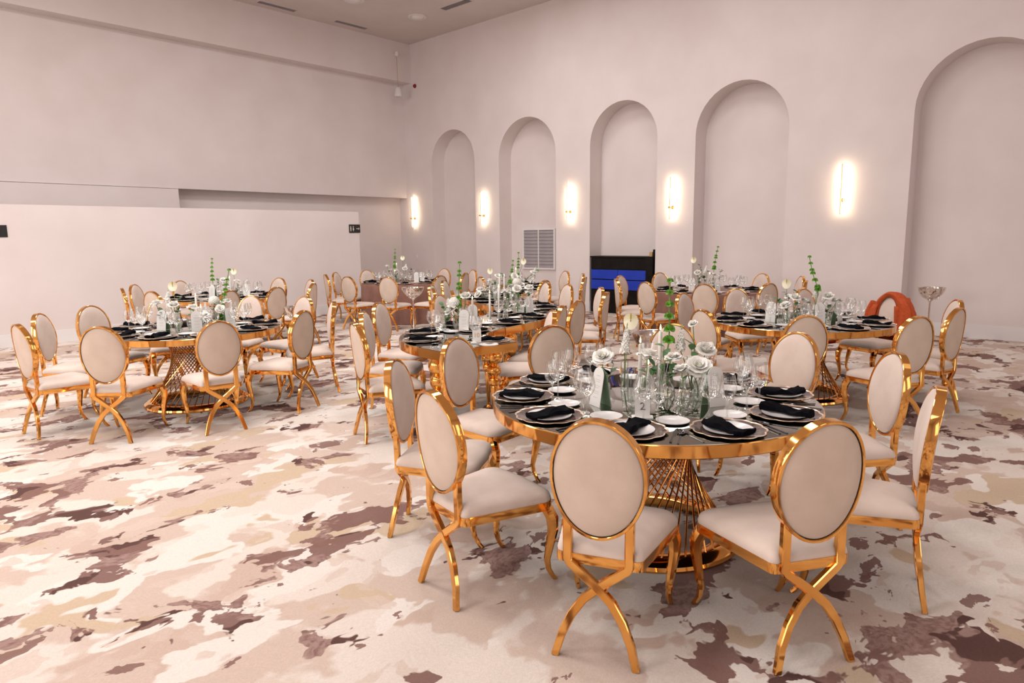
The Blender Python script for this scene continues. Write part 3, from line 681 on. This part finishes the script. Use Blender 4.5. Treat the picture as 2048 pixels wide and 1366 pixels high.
def leaf_mesh(L_, W, name):
    b = MB(); nu, nv = 4, 6; vs_ = []
    for i in range(nv+1):
        t = i/nv; w_ = W*math.sin(pi*min(max(t, .03), .97))**.7
        for j in range(nu+1): q = j/nu*2-1; vs_.append((q*w_, t*L_, .10*L_*sin(pi*t*.8)+.12*w_*q*q))
    b.add(vs_, [(i*(nu+1)+j, i*(nu+1)+j+1, (i+1)*(nu+1)+j+1, (i+1)*(nu+1)+j) for i in range(nv) for j in range(nu)], True)
    return b.mesh(name, 'leaf')
LEAF = [leaf_mesh(.062, .022, 'eucalyptus_leaf'), leaf_mesh(.050, .020, 'eucalyptus_leaf')]
def look(d, roll=0): return Vector(d).normalized().to_track_quat('Z', 'Y').to_euler()
def stem_curve(base, head, bend):
    b_, h_ = Vector(base), Vector(head); m = b_.lerp(h_, .55)+Vector((bend[0], bend[1], 0)); k = b_+(Vector((b_.x, b_.y, h_.z))-b_)*.28+(h_-b_)*.08
    return crom([b_, k, m, h_], 4)
FN = {'rose': ('white_rose', 'white rose'), 'ran': ('ranunculus', 'white ranunculus'), 'lis': ('lisianthus', 'white lisianthus'), 'hyd': ('hydrangea', 'white cluster flower'), 'stock': ('stock_flower', 'white stock spike'),
      'bells': ('bells_of_ireland', 'tall green bell-flower spike'), 'anth': ('anthurium', 'pale yellow anthurium'), 'euc': ('eucalyptus_sprig', 'eucalyptus sprig')}
def flower(tb, kind, head, vase, low=None, seed=0, size=1.0):
    r = random.Random(seed*13+7); v = Vector((vase[0], vase[1], TOP+.012)); head = Vector(head)
    t = empty(FN[kind][0], v); tag(t, None, 'flower', {'euc': 'eucalyptus sprigs'}.get(kind, FN[kind][1]+'s in the table vases'))
    H = head-v; pts = stem_curve((r.uniform(-.006, .006), r.uniform(-.006, .006), 0), H, (r.uniform(-.012, .012), r.uniform(-.012, .012)))
    if low is not None:
        lo = Vector(low)-v; pts = crom([(0, 0, 0), lo*.55+Vector((0, 0, .02)), lo, lo.lerp(H, .5)+Vector((r.uniform(-.008, .008), r.uniform(-.008, .008), 0)), H], 5)
    tan = (pts[-1]-pts[-3]).normalized()
    rad_ = {'rose': .0032, 'bells': .0038, 'anth': .0024, 'euc': .0016}.get(kind, .0026)
    link('stem', MB().tube(pts, rad_, 6).mesh('flower_stem', 'stem'), t)
    toward = Vector((-H.x-v.x, -H.y-v.y, 0)).normalized()
    if kind in BL or kind == 'hyd':
        d = (tan+Vector((r.uniform(-.5, .5), r.uniform(-.5, .5), .25))+toward*r.uniform(.1, .75)).normalized()
        me = HYD if kind == 'hyd' else r.choice(BL[kind])
        link('bloom', me, t, H-d*.010*size, look(d), size)
        if kind == 'ran': link('eye', EYE_ME, t, H-d*.010*size, look(d), size)
        for q in range(r.choice((0, 1, 1, 2))):
            p = pts[-4-q*3]; link('leaf', LEAF[1], t, p, (r.uniform(.2, .9), r.uniform(-.5, .5), r.uniform(0, 6.28)), .9)
    elif kind == 'anth':
        b = MB(); n = 26; rim = []
        for k in range(n):
            a = 2*pi*k/n; rr = .047*(1-.20*max(0, cos(a))**6+.18*max(0, -cos(a))**3); rim.append((rr*sin(a)*.86, rr*cos(a)-.004, .006*cos(2*a)))
        rows = [[(x*k, y*k+.012*(1-k), z*k-.004*(1-k)) for x, y, z in rim] for k in (1, .6, .25)]
        b.loft(rows, False, True, True, True)
        d = (toward+Vector((0, 0, .35))).normalized(); q = d.to_track_quat('Z', 'Y').to_euler()
        link('spathe', b.mesh('anthurium_spathe', 'anthurium'), t, H, q, size)
        link('spadix', MB().lathe([(.001, .042), (.0035, .038), (.005, .02), (.0045, 0), (.001, -.002)], 8).mesh('anthurium_spadix', 'spadix'), t, H+d*.006+Vector((0, 0, .004)), look(d*.8+Vector((0, 0, 1))), size)
    elif kind == 'stock':
        lo = Vector(low)-v; b = MB(); g = MB(); n = 84
        for k in range(n):
            u = k/n; c = lo.lerp(H, u*.80); a = k*2.39996; q = (1-u*.72)
            d = Vector((cos(a), sin(a), .25+.5*u)); floret(b, c+Vector((cos(a), sin(a), 0))*.024*q*r.uniform(.6, 1.1), d, .0165*(.45+.55*q), r)
        for k in range(14):
            u = .72+.28*k/13; c = lo.lerp(H, u); a = k*2.4; e = .0045*(1.25-u*.7); c2 = c+Vector((cos(a), sin(a), .3))*.007*(1.3-u)
            g.lathe([(.001, -e), (e*.8, -e*.4), (e*.8, e*.5), (.001, e*1.4)], 6, c=c2)
        link('florets', b.mesh('stock_florets', 'petal'), t); tag(link('buds', g.mesh('stock_buds', 'petal_green'), t), 'green closed buds at the tip')
    elif kind == 'bells':
        lo = Vector(low)-v; L_ = (H-lo).length; n = max(5, int(L_/.048))
        def bell(cup_, c, d, s_):
            d = Vector(d).normalized(); a = d.orthogonal().normalized(); e = d.cross(a)
            rings = [[c+d*zz*s_+(a*cos(2*pi*k/9)+e*sin(2*pi*k/9))*rr*s_ for k in range(9)] for rr, zz in ((.003, 0), (.011, .007), (.0165, .014), (.0205, .019), (.017, .0175), (.004, .006))]
            cup_.loft(rings, True, False, True, True)
        P = pts[10:]
        for k in range(n):
            u = k/(n-1); c = P[min(int(u*(len(P)-1)), len(P)-1)]; s_ = 1.15-.55*u
            cup = MB()
            for m in range(5):
                a = 2*pi*m/5+k*.7; bell(cup, c+Vector((cos(a), sin(a), 0))*.004, (cos(a), sin(a), .45), s_)
            link('bell_whorl', cup.mesh('green_bells', 'bell'), t)
    elif kind == 'euc':
        for k in range(7):
            p = pts[max(3, len(pts)-1-k)]; a = k*2.4+r.uniform(-.4, .4)
            link('leaf', LEAF[k % 2], t, p, (r.uniform(-.2, .8), r.uniform(-.4, .4), a), r.uniform(.75, 1.05))
    later(t, FN[kind][1], tb, head); return t
# ---- vases
def ribbed(prof, n=48, k=.045, ribs=16):
    rings = [[(r*(1+k*cos(ribs*2*pi*j/n))*cos(2*pi*j/n), r*(1+k*cos(ribs*2*pi*j/n))*sin(2*pi*j/n), z) for j in range(n)] for r, z in prof]
    return MB().loft(rings, True, False, True, True)
VS = {'tube': ('slim glass tube vase', MB().lathe([(.001, .004), (.018, .004), (.021, 0), (.0225, .004), (.0225, .165), (.0215, .167)], 24), MB().lathe([(.001, .006), (.0205, .006), (.0205, .09), (.001, .09)], 20)),
      'ribbed': ('ribbed glass vase', ribbed([(.036, 0), (.050, .02), (.060, .07), (.057, .12), (.055, .150)]), MB().lathe([(.001, .006), (.040, .010), (.048, .06), (.001, .06)], 24)),
      'bulb': ('round-bellied glass bud vase', MB().lathe([(.001, .003), (.022, 0), (.036, .015), (.043, .040), (.037, .066), (.021, .088), (.0145, .105), (.0150, .135), (.0195, .146)], 26), MB().lathe([(.001, .006), (.022, .004), (.035, .018), (.0405, .040), (.037, .058), (.001, .058)], 24)),
      'tumbler': ('textured straight glass tumbler vase', ribbed([(.022, 0), (.025, .004), (.025, .06), (.025, .112)], 48, .03, 12), MB().lathe([(.001, .006), (.023, .006), (.0235, .06), (.001, .06)], 22)),
      'bottle': ('small glass bottle vase', MB().lathe([(.001, .003), (.026, 0), (.031, .006), (.031, .070), (.026, .085), (.0155, .100), (.0150, .120), (.0185, .126)], 24), MB().lathe([(.001, .006), (.028, .006), (.0295, .062), (.001, .062)], 22))}
VME = {k: (v[0], v[1].mesh(k+'_vase', 'vase_glass'), v[2].mesh(k+'_water', 'water')) for k, v in VS.items()}
def vase(tb, kind, x, y):
    d, gm, wm = VME[kind]
    t = empty('bud_vase', (x, y, TOP+.0005)); tag(t, None, 'vase', 'glass bud vases of the centrepieces')
    link('glass', gm, t); link('water', wm, t); later(t, d, tb, (x, y, TOP)); return t
def candle(tb, tip, base=None, seed=0):
    x, y, z = tip; b0 = base or (x, y)
    h = z-.030-TOP; c = tag(empty('taper_candle', (b0[0], b0[1], TOP)), None, 'candle', 'lit white taper candles')
    link('wax', MB().lathe([(.001, .012), (.0108, .012), (.0100, h-.004), (.007, h), (.001, h-.001)], 16).mesh('candle_wax', 'wax'), c)
    link('wick', MB().tube([(0, 0, h-.003), (.0008, 0, h+.008)], .0012, 5).mesh('candle_wick', 'wick'), c)
    link('flame', MB().lathe([(.001, h+.006), (.0045, h+.012), (.0052, h+.018), (.0028, h+.030), (.0006, h+.040)], 10).mesh('candle_flame', 'flame'), c)
    later(c, 'lit white taper candle', tb, (b0[0], b0[1], z))
    g = tag(empty('candle_holder', (b0[0], b0[1], TOP+.0005)), None, 'candle holder', 'clear glass candle holders')
    link('glass', HOLD, g); later(g, 'clear glass candle holder', tb, (b0[0], b0[1], TOP))
HOLD = MB().lathe([(.001, .010), (.014, .010), (.030, .002), (.031, 0), (.032, .002), (.018, .013), (.0175, .10), (.0185, .104)], 22).mesh('candle_holder_glass', 'vase_glass')
# ---- cards
def arch_outline(w_, h_, n=12):
    pts = [(-w_/2, 0), (w_/2, 0), (w_/2, h_-w_/2)]
    for k in range(1, n): a = pi*k/n; pts.append((w_/2*cos(a), h_-w_/2+w_/2*sin(a)))
    return pts+[(-w_/2, h_-w_/2)]
def arch_panel(w_, h_, y0, y1, lean=0): return MB().loft([[(x, y+lean*z, z) for x, z in arch_outline(w_, h_)] for y in (y0, y1)])
CARD_F, CARD_B = arch_panel(.095, .20, -.0012, .0012, .16).mesh('menu_front', 'card_white'), arch_panel(.095, .20, -.0012, .0012, -.16).mesh('menu_back', 'card_green')
b = MB()
for k, (z, w_) in enumerate(((.155, .03), (.135, .05), (.125, .044), (.105, .052), (.095, .036), (.075, .05), (.065, .046), (.045, .040))): b.box(-w_/2, w_/2, -.0002+.16*z-.0016, .16*z-.0013, z, z+.0022)
CARD_T = b.mesh('menu_text', 'faint_ink')
def menu(tb, x, y, face):
    t = tag(empty('menu_card', (x, y, TOP+.001), rad(face)+pi/2), None, 'menu card', 'arched standing menu cards')
    link('front_leaf', CARD_F, t, (0, -.034, 0)); link('printed_lines', CARD_T, t, (0, -.034, 0)); tag(link('back_leaf', CARD_B, t, (0, .034, 0)), 'sage green back leaf')
    later(t, 'arched white and sage menu card', tb, (x, y, TOP))
def number_card(x, y, face, text, label, ink, w_=.072, h_=.135):
    t = tag(empty('table_number', (x, y, TOP+.001), rad(face)+pi/2), label, 'table number')
    link('panel', arch_panel(w_, h_, -.002, .002).mesh('number_panel', 'card_white'), t, (0, 0, .006))
    link('foot', MB().bevbox(-.05, .05, -.028, .028, 0, .010, .002).mesh('number_foot', 'card_white'), t)
    f = bpy.data.curves.new('number_digits', 'FONT'); f.body = text; f.size = .052; f.align_x = 'CENTER'; f.align_y = 'CENTER'; f.extrude = .0006; f.materials.append(M[ink])
    tmp = bpy.data.objects.new('digits_text', f); COL.objects.link(tmp); me = bpy.data.meshes.new_from_object(tmp.evaluated_get(bpy.context.evaluated_depsgraph_get())); bpy.data.objects.remove(tmp)
    o = link('digits', me, t); o.location = (0, -.003, h_*.50); o.rotation_euler = (pi/2, 0, 0)
# ---- the nearest table's centrepiece, vase by vase
V1 = {'a': ('ribbed', 2.91, 1.80), 'b': ('tube', 3.18, 2.06), 'c': ('bottle', 2.93, 2.02), 'd': ('tube', 3.23, 1.86), 'e': ('bulb', 3.05, 1.63), 'f': ('tumbler', 3.22, 1.63), 'g': ('ribbed', 3.36, 1.74), 'h': ('bulb', 3.14, 1.77)}
for k, x, y in V1.values(): vase(1, k, x, y)
for i, (kind, v, head, low, sz) in enumerate((
    ('rose', 'a', (2.99, 1.80, 1.012), None, 1.12), ('anth', 'b', (3.25, 2.07, 1.150), None, 1.0), ('stock', 'b', (3.166, 2.037, 1.143), (3.142, 2.036, .985), 1.0),
    ('ran', 'c', (2.929, 2.036, .991), None, 1.0), ('bells', 'd', (3.308, 1.86, 1.373), (3.267, 1.836, 1.05), 1.0), ('rose', 'g', (3.394, 1.68, .999), None, 1.1),
    ('ran', 'f', (3.222, 1.631, .945), None, 1.25), ('lis', 'e', (3.113, 1.673, .932), None, 1.0), ('ran', 'h', (3.182, 1.759, .984), None, .85), ('stock', 'g', (3.323, 1.789, 1.135), (3.307, 1.787, 1.00), 1.0),
    ('lis', 'g', (3.409, 1.769, 1.133), None, .6), ('lis', 'f', (3.27, 1.70, .96), None, .8), ('euc', 'd', (3.198, 1.825, 1.03), None, 1), ('euc', 'g', (3.297, 1.719, 1.04), None, 1), ('euc', 'c', (2.95, 1.98, .95), None, 1),
    ('euc', 'a', (3.03, 1.78, .95), None, 1), ('euc', 'h', (3.12, 1.74, .97), None, 1))):
    flower(1, kind, head, V1[v][1:], low, i, sz)
for tip in ((3.285, 1.899, 1.125), (3.243, 2.0, 1.05), (3.10, 1.86, .965)): candle(1, tip)
menu(1, 2.80, 1.96, 158); menu(1, 3.17, 1.52, 245); menu(1, 3.21, 1.80, 118)
number_card(2.72, 1.66, 215, '2', 'pale table number card with a 2 among the front table glasses', 'ink', .07, .115)
FLOWERS = {
 2: [('bells', 3.145, 6.748, 1.328, (3.023, 6.768, 0.83)), ('anth', 2.741, 7.155, 1.181), ('stock', 2.686, 7.131, 1.14, (2.669, 7.125, 1.031)), ('rose', 2.531, 7.048, 1.021), ('rose', 2.685, 7.025, 0.995), ('rose', 2.747, 6.73, 0.983), ('ran', 2.792, 6.59, 0.915), ('hyd', 3.026, 6.88, 1.011), ('rose', 3.086, 6.741, 1.014), ('lis', 2.992, 6.679, 0.95), ('candle', 2.873, 6.917, 1.097), ('candle', 2.836, 6.71, 0.996), ('euc', 2.555, 7.005, 0.948), ('euc', 2.798, 7.139, 1.056), ('euc', 2.899, 7.092, 1.0), ('euc', 3.036, 6.862, 0.976)],
 3: [('bells', 4.686, 10.603, 1.343, (4.652, 10.567, 1.02)), ('anth', 4.935, 10.437, 1.15), ('stock', 5.123, 10.355, 1.033, (5.057, 10.393, 0.885)), ('rose', 4.592, 10.464, 0.942), ('rose', 4.705, 10.563, 0.932), ('rose', 4.906, 10.283, 0.992), ('lis', 4.744, 10.391, 1.021), ('candle', 4.847, 10.365, 1.071), ('euc', 4.735, 10.546, 1.001), ('euc', 4.942, 10.302, 0.92)],
 4: [('bells', 8.514, 10.947, 1.405, (8.464, 10.921, 1.049)), ('anth', 8.659, 10.902, 1.242), ('stock', 8.661, 10.8, 1.134, (8.638, 10.794, 0.995)), ('rose', 8.419, 10.805, 0.985), ('rose', 8.571, 10.725, 1.029), ('rose', 8.427, 11.115, 1.067), ('lis', 8.409, 10.967, 0.991), ('candle', 8.52, 10.877, 1.128), ('candle', 8.475, 10.748, 1.003), ('euc', 8.684, 10.676, 1.025), ('euc', 8.369, 10.853, 0.956)],
 6: [('bells', 10.088, 4.846, 1.425, (10.004, 4.86, 1.086)), ('anth', 9.852, 5.135, 1.235), ('stock', 9.987, 4.972, 1.162, (9.949, 4.983, 1.03)), ('rose', 9.731, 4.999, 1.04), ('rose', 9.895, 4.812, 1.006), ('rose', 10.164, 4.827, 1.048), ('rose', 10.065, 4.769, 0.976), ('lis', 10.019, 4.984, 1.043), ('candle', 10.049, 4.948, 1.027), ('euc', 9.739, 4.976, 0.979), ('euc', 9.939, 4.749, 0.944), ('euc', 9.956, 5.075, 1.138)],
 7: [('bells', 7.094, 2.426, 1.384, (7.111, 2.331, 1.054)), ('anth', 6.906, 2.572, 1.128), ('stock', 7.162, 2.36, 1.09, (7.139, 2.361, 0.99)), ('rose', 6.844, 2.459, 0.992), ('ran', 6.618, 2.469, 0.94), ('rose', 7.172, 2.251, 0.993), ('rose', 7.224, 2.183, 0.942), ('lis', 6.913, 2.374, 0.951), ('lis', 6.957, 2.559, 0.983), ('candle', 7.031, 2.318, 0.94), ('candle', 7.087, 2.392, 0.876), ('euc', 6.989, 2.608, 1.025), ('euc', 7.017, 2.504, 1.033), ('euc', 7.122, 2.212, 0.908), ('euc', 6.729, 2.582, 0.984)],
 5: [('bells', 4.373, 4.663, 1.387, (4.318, 4.632, 0.99)), ('rose', 4.374, 4.593, 1.081), ('rose', 4.28, 4.673, 0.986), ('hyd', 4.297, 4.663, 1.018), ('rose', 4.255, 4.69, 0.94), ('stock', 4.739, 5.24, 1.003, (4.739, 5.227, 0.946)), ('euc', 4.221, 4.739, 0.992), ('euc', 4.251, 4.692, 0.931), ('euc', 4.322, 4.612, 0.92), ('candle', 5.046, 4.921, 1.069), ('candle', 5.098, 4.876, 1.125), ('rose', 5.15, 4.804, 1.057), ('euc', 5.17, 4.774, 1.02), ('candle', 4.561, 4.384, 1.059), ('rose', 6.8, 6.839, 0.89), ('rose', 6.07, 6.143, 0.903), ('anth', 7.535, 7.351, 1.114), ('rose', 6.91, 6.745, 1.007), ('rose', 7.608, 7.252, 1.028), ('euc', 7.663, 7.197, 1.05), ('euc', 6.958, 6.693, 1.006), ('candle', 7.08, 6.581, 1.096), ('bells', 7.793, 7.103, 1.255, (7.715, 7.111, 0.919)), ('bells', 7.865, 7.051, 1.376, (7.793, 7.025, 0.918)), ('anth', 7.902, 6.983, 1.253), ('ran', 7.158, 6.49, 1.073), ('hyd', 6.423, 5.79, 1.048), ('lis', 6.454, 5.749, 1.015), ('rose', 5.831, 5.073, 1.05), ('rose', 5.815, 5.075, 0.982), ('candle', 7.248, 6.398, 1.099), ('candle', 7.925, 6.932, 1.137), ('rose', 7.985, 6.852, 1.075), ('euc', 8.044, 6.791, 1.089), ('stock', 8.022, 6.832, 1.166, (7.977, 6.855, 1.052)), ('rose', 5.738, 5.173, 1.04), ('euc', 5.785, 5.102, 0.955), ('euc', 5.703, 5.197, 0.979)],
}
VK = ('ribbed', 'bulb', 'tube', 'bottle')
def clamp(tb, x, y):
    if tb == 5:
        i, p, n_, s = path_near(x, y); q = p+n_*max(-.10, min(.10, s)); return q.x, q.y
    c = TABLES[tb][1]; dx, dy = x-c[0], y-c[1]; r_ = math.hypot(dx, dy); m = min(1, .34/max(r_, .001))*.85
    return c[0]+dx*m, c[1]+dy*m
for tb, items in FLOWERS.items():
    vs_ = []; cs = []
    for i, it in enumerate(items):
        kind, head = it[0], it[1:4]; low = it[4] if len(it) > 4 else None
        x, y = clamp(tb, *(low[:2] if low else head[:2]))
        if kind == 'candle':
            for v in vs_+cs:
                dx, dy = x-v[0], y-v[1]
                if math.hypot(dx, dy) < .075: x, y = v[0]+.08*cos(i), v[1]+.08*sin(i)
            cs.append((x, y)); candle(tb, (x, y, head[2])); continue
        near = [v for v in vs_ if math.hypot(v[0]-x, v[1]-y) < .10]
        if near: v = min(near, key=lambda q: math.hypot(q[0]-x, q[1]-y))
        else: v = (x, y); vase(tb, VK[len(vs_) % 4], x, y); vs_.append(v)
        flower(tb, kind, head, v, low, 40*tb+i, 1.05)
for tb, x, y, a in ((2, 2.56, 7.00, 215), (2, 2.72, 6.60, 250), (2, 3.05, 6.62, 275), (3, 4.94, 10.06, 240), (3, 4.50, 10.25, 215), (4, 8.64, 10.46, 225), (4, 8.72, 10.40, 250), (6, 9.66, 5.05, 200), (6, 9.70, 4.66, 240), (7, 6.62, 2.60, 185), (7, 6.78, 2.20, 220), (7, 7.06, 2.12, 260), (5, 4.72, 4.86, 230), (5, 5.72, 4.98, 245), (5, 4.32, 4.56, 215), (5, 7.0, 6.72, 235)): menu(tb, x, y, a)
number_card(3.86, 3.93, 212, '10', 'white arched table number card with a gold 10', 'gold_ink')
number_card(6.98, 2.40, 200, '18', 'white arched table number card with dark 18 on right mirror table', 'ink', .08, .15)
# ------------------------------------------------------------------ silver bowls on stands
bowl_me = MB().lathe([(.001, .655), (.05, .660), (.10, .685), (.150, .735), (.178, .79), (.187, .828), (.192, .83), (.183, .824), (.172, .79), (.145, .742), (.095, .695), (.001, .668)], 40).mesh('stand_bowl', 'silver')
pole_me = MB().lathe([(.001, 0), (.135, 0), (.138, .008), (.10, .018), (.03, .03), (.013, .06), (.012, .60), (.016, .625), (.035, .645), (.05, .662), (.001, .66)], 28).mesh('stand_pole', 'silver')
hand_me = MB().tube([(.03*cos(2*pi*k/14), 0, .03*sin(2*pi*k/14)) for k in range(15)], .004, 6).mesh('stand_handle', 'silver')
for x, y, sc, lb in ((7.09, 8.69, 1, 'silver bowl on a tall stand before the corner brown-cloth table'), (4.46, 7.76, .95, 'silver bowl on a stand behind the left mirror table'), (11.25, 2.13, 1, 'silver bowl on a tall stand inside the largest arched niche'), (4.86, 2.86, 1, 'silver bowl on a stand behind the front mirror table')):
    t = tag(empty('champagne_stand', (x, y, 0)), lb, 'wine stand', 'silver bowls on tall stands'); t.scale = (sc, sc, sc)
    link('bowl', bowl_me, t); link('pole', pole_me, t)
    for a in (.6, .6+pi): link('handle', hand_me, t, (.17*cos(a), .17*sin(a), .70), (0, 0, a+pi/2))
# ------------------------------------------------------------------ the jacket on a chair
def jacket():
    jx, jy, ja = CHAIRS[7][5]
    t = tag(empty('jacket', (jx, jy, 0), rad(ja)-pi/2), 'rust red jacket draped over the back of a gold chair', 'jacket')
    def P(u, v, d):
        p = ring_pt(0, v, d); return (u, p[1], p[2])
    b = MB(); n = 26; rows = []
    for k in range(n+1):
        s = k/n; a = rad(215-250*s)           # from low on one side, over the top, to low on the other
        c, q = cos(a), sin(a)
        wide = 1.0+.34*max(0, min(1, (.62-s)/.5))*(1 if q < .75 else .4)
        ro, rv = RA*1.10*wide, RB*1.06
        dropL = max(0, -q)*.10
        fold = .006*sin(9*s*pi)
        rows.append([P(c*RA*.60*(1.05 if c < 0 else 1), q*RB*(.80 if q > 0 else 1.0)-dropL, .062), P(c*RA*.86*wide, q*RB*.97-dropL*1.4, .072+fold), P(c*ro, q*rv-dropL*1.6, .035+fold), P(c*ro*1.01, q*rv-dropL*1.6, -.035), P(c*RA*.8*wide, q*RB*.95-dropL*1.5, -.055+fold)])
    m = len(rows[0]); vv = [p for r in rows for p in r]
    b.add(vv, [(i*m+j, i*m+j+1, (i+1)*m+j+1, (i+1)*m+j) for i in range(n) for j in range(m-1)], True)
    o = link('collar_and_shoulders', b.mesh('jacket_body', 'jacket'), t); sd = o.modifiers.new('thick', 'SOLIDIFY'); sd.thickness = .008
    # back of the jacket hanging behind the chair down to the hem
    b = MB(); rows = []
    for i in range(13):
        v = .20-.66*i/12; wd = .16+.075*min(1, i/5)
        rows.append([P(wd*(j/8*2-1), v, -.055-.012*sin(j*1.7+i*.15)-.03*(i/12)) for j in range(9)])
    b.add([p for r in rows for p in r], [(i*9+j, i*9+j+1, (i+1)*9+j+1, (i+1)*9+j) for i in range(12) for j in range(8)], True)
    o = link('back_panel', b.mesh('jacket_back', 'jacket'), t); sd = o.modifiers.new('thick', 'SOLIDIFY'); sd.thickness = .008
    # front panels with a lapel edge, falling on both sides
    for sx, w0, w1 in ((1, .115, .255), (-1, .085, .20)):
        b = MB(); rows = []
        for i in range(11):
            q = i/10; v = .10-.50*q
            ins, out = w0+(.012 if sx > 0 else .03)*sin(pi*q)+.03*q, w1+.03*sin(pi*q*.8)-.02*q
            rows.append([P(sx*(ins+(out-ins)*j/5), v, .075+.014*sin(j*1.3+i*.5)-.055*(j/5)**2) for j in range(6)])
        b.add([p for r in rows for p in r], [(i*6+j, i*6+j+1, (i+1)*6+j+1, (i+1)*6+j) for i in range(10) for j in range(5)], True)
        o = link('front_panel', b.mesh('jacket_front', 'jacket'), t); sd = o.modifiers.new('thick', 'SOLIDIFY'); sd.thickness = .008
        sl = crom([P(sx*(w1-.02), .12, .0), P(sx*(w1+.035), .0, -.02), P(sx*(w1+.045), -.17, -.02), P(sx*(w1+.02), -.36, .0)], 4)
        link('sleeve', MB().tube(sl, [.040+.014*sin(min(1, k/5)*pi/2)-.001*k for k in range(len(sl))], 12, up=(0, 1, 0)).mesh('jacket_sleeve', 'jacket'), t)
    bt = MB().lathe([(.001, .004), (.008, .004), (.009, 0)], 12).mesh('jacket_button', 'jacket_dark')
    for v in (-.06, -.15): link('button', bt, t, P(.150, v, .093), (-pi/2, 0, 0))
jacket()
# ------------------------------------------------------------------ labels by place
def finish_labels():
    groups = {}
    for o, ph, tb, pos, halves in PENDING:
        side = ''
        if halves:
            if tb == 5: side = 'left side' if path_near(pos[0], pos[1])[3] > 0 else 'right side'
            else: side = 'near side' if depth(pos) < depth((*TABLES[tb][1], pos[2])) else 'far side'
        groups.setdefault((ph, tb, side), []).append((o, pos))
    for (ph, tb, side), lst in groups.items():
        lst.sort(key=lambda q: (depth(q[1]) if tb == 5 else view_x(q[1])))
        name = TABLES[tb][0]; n = len(lst); frm = 'from the near end' if tb == 5 else 'from left'
        place = not ph.startswith('gold oval') and side
        for k, (o, pos) in enumerate(lst):
            if n == 1: lb = '%s, the only one on %s%s' % (ph, side+' of ' if side else '', name) if not side else '%s at the only place, %s, %s' % (ph, side, name)
            elif place: lb = '%s at the %s place %s, %s, %s' % (ph, ORD[k+1], frm, side, name)
            elif side: lb = '%s, %s %s, %s of %s' % (ph, ORD[k+1], frm, side, name)
            else: lb = '%s, %s %s on %s' % (ph, ORD[k+1], frm, name)
            o['label'] = lb
finish_labels()
JACKET_CHAIR['label'] = 'gold oval-back chair wearing the rust red jacket over its back'
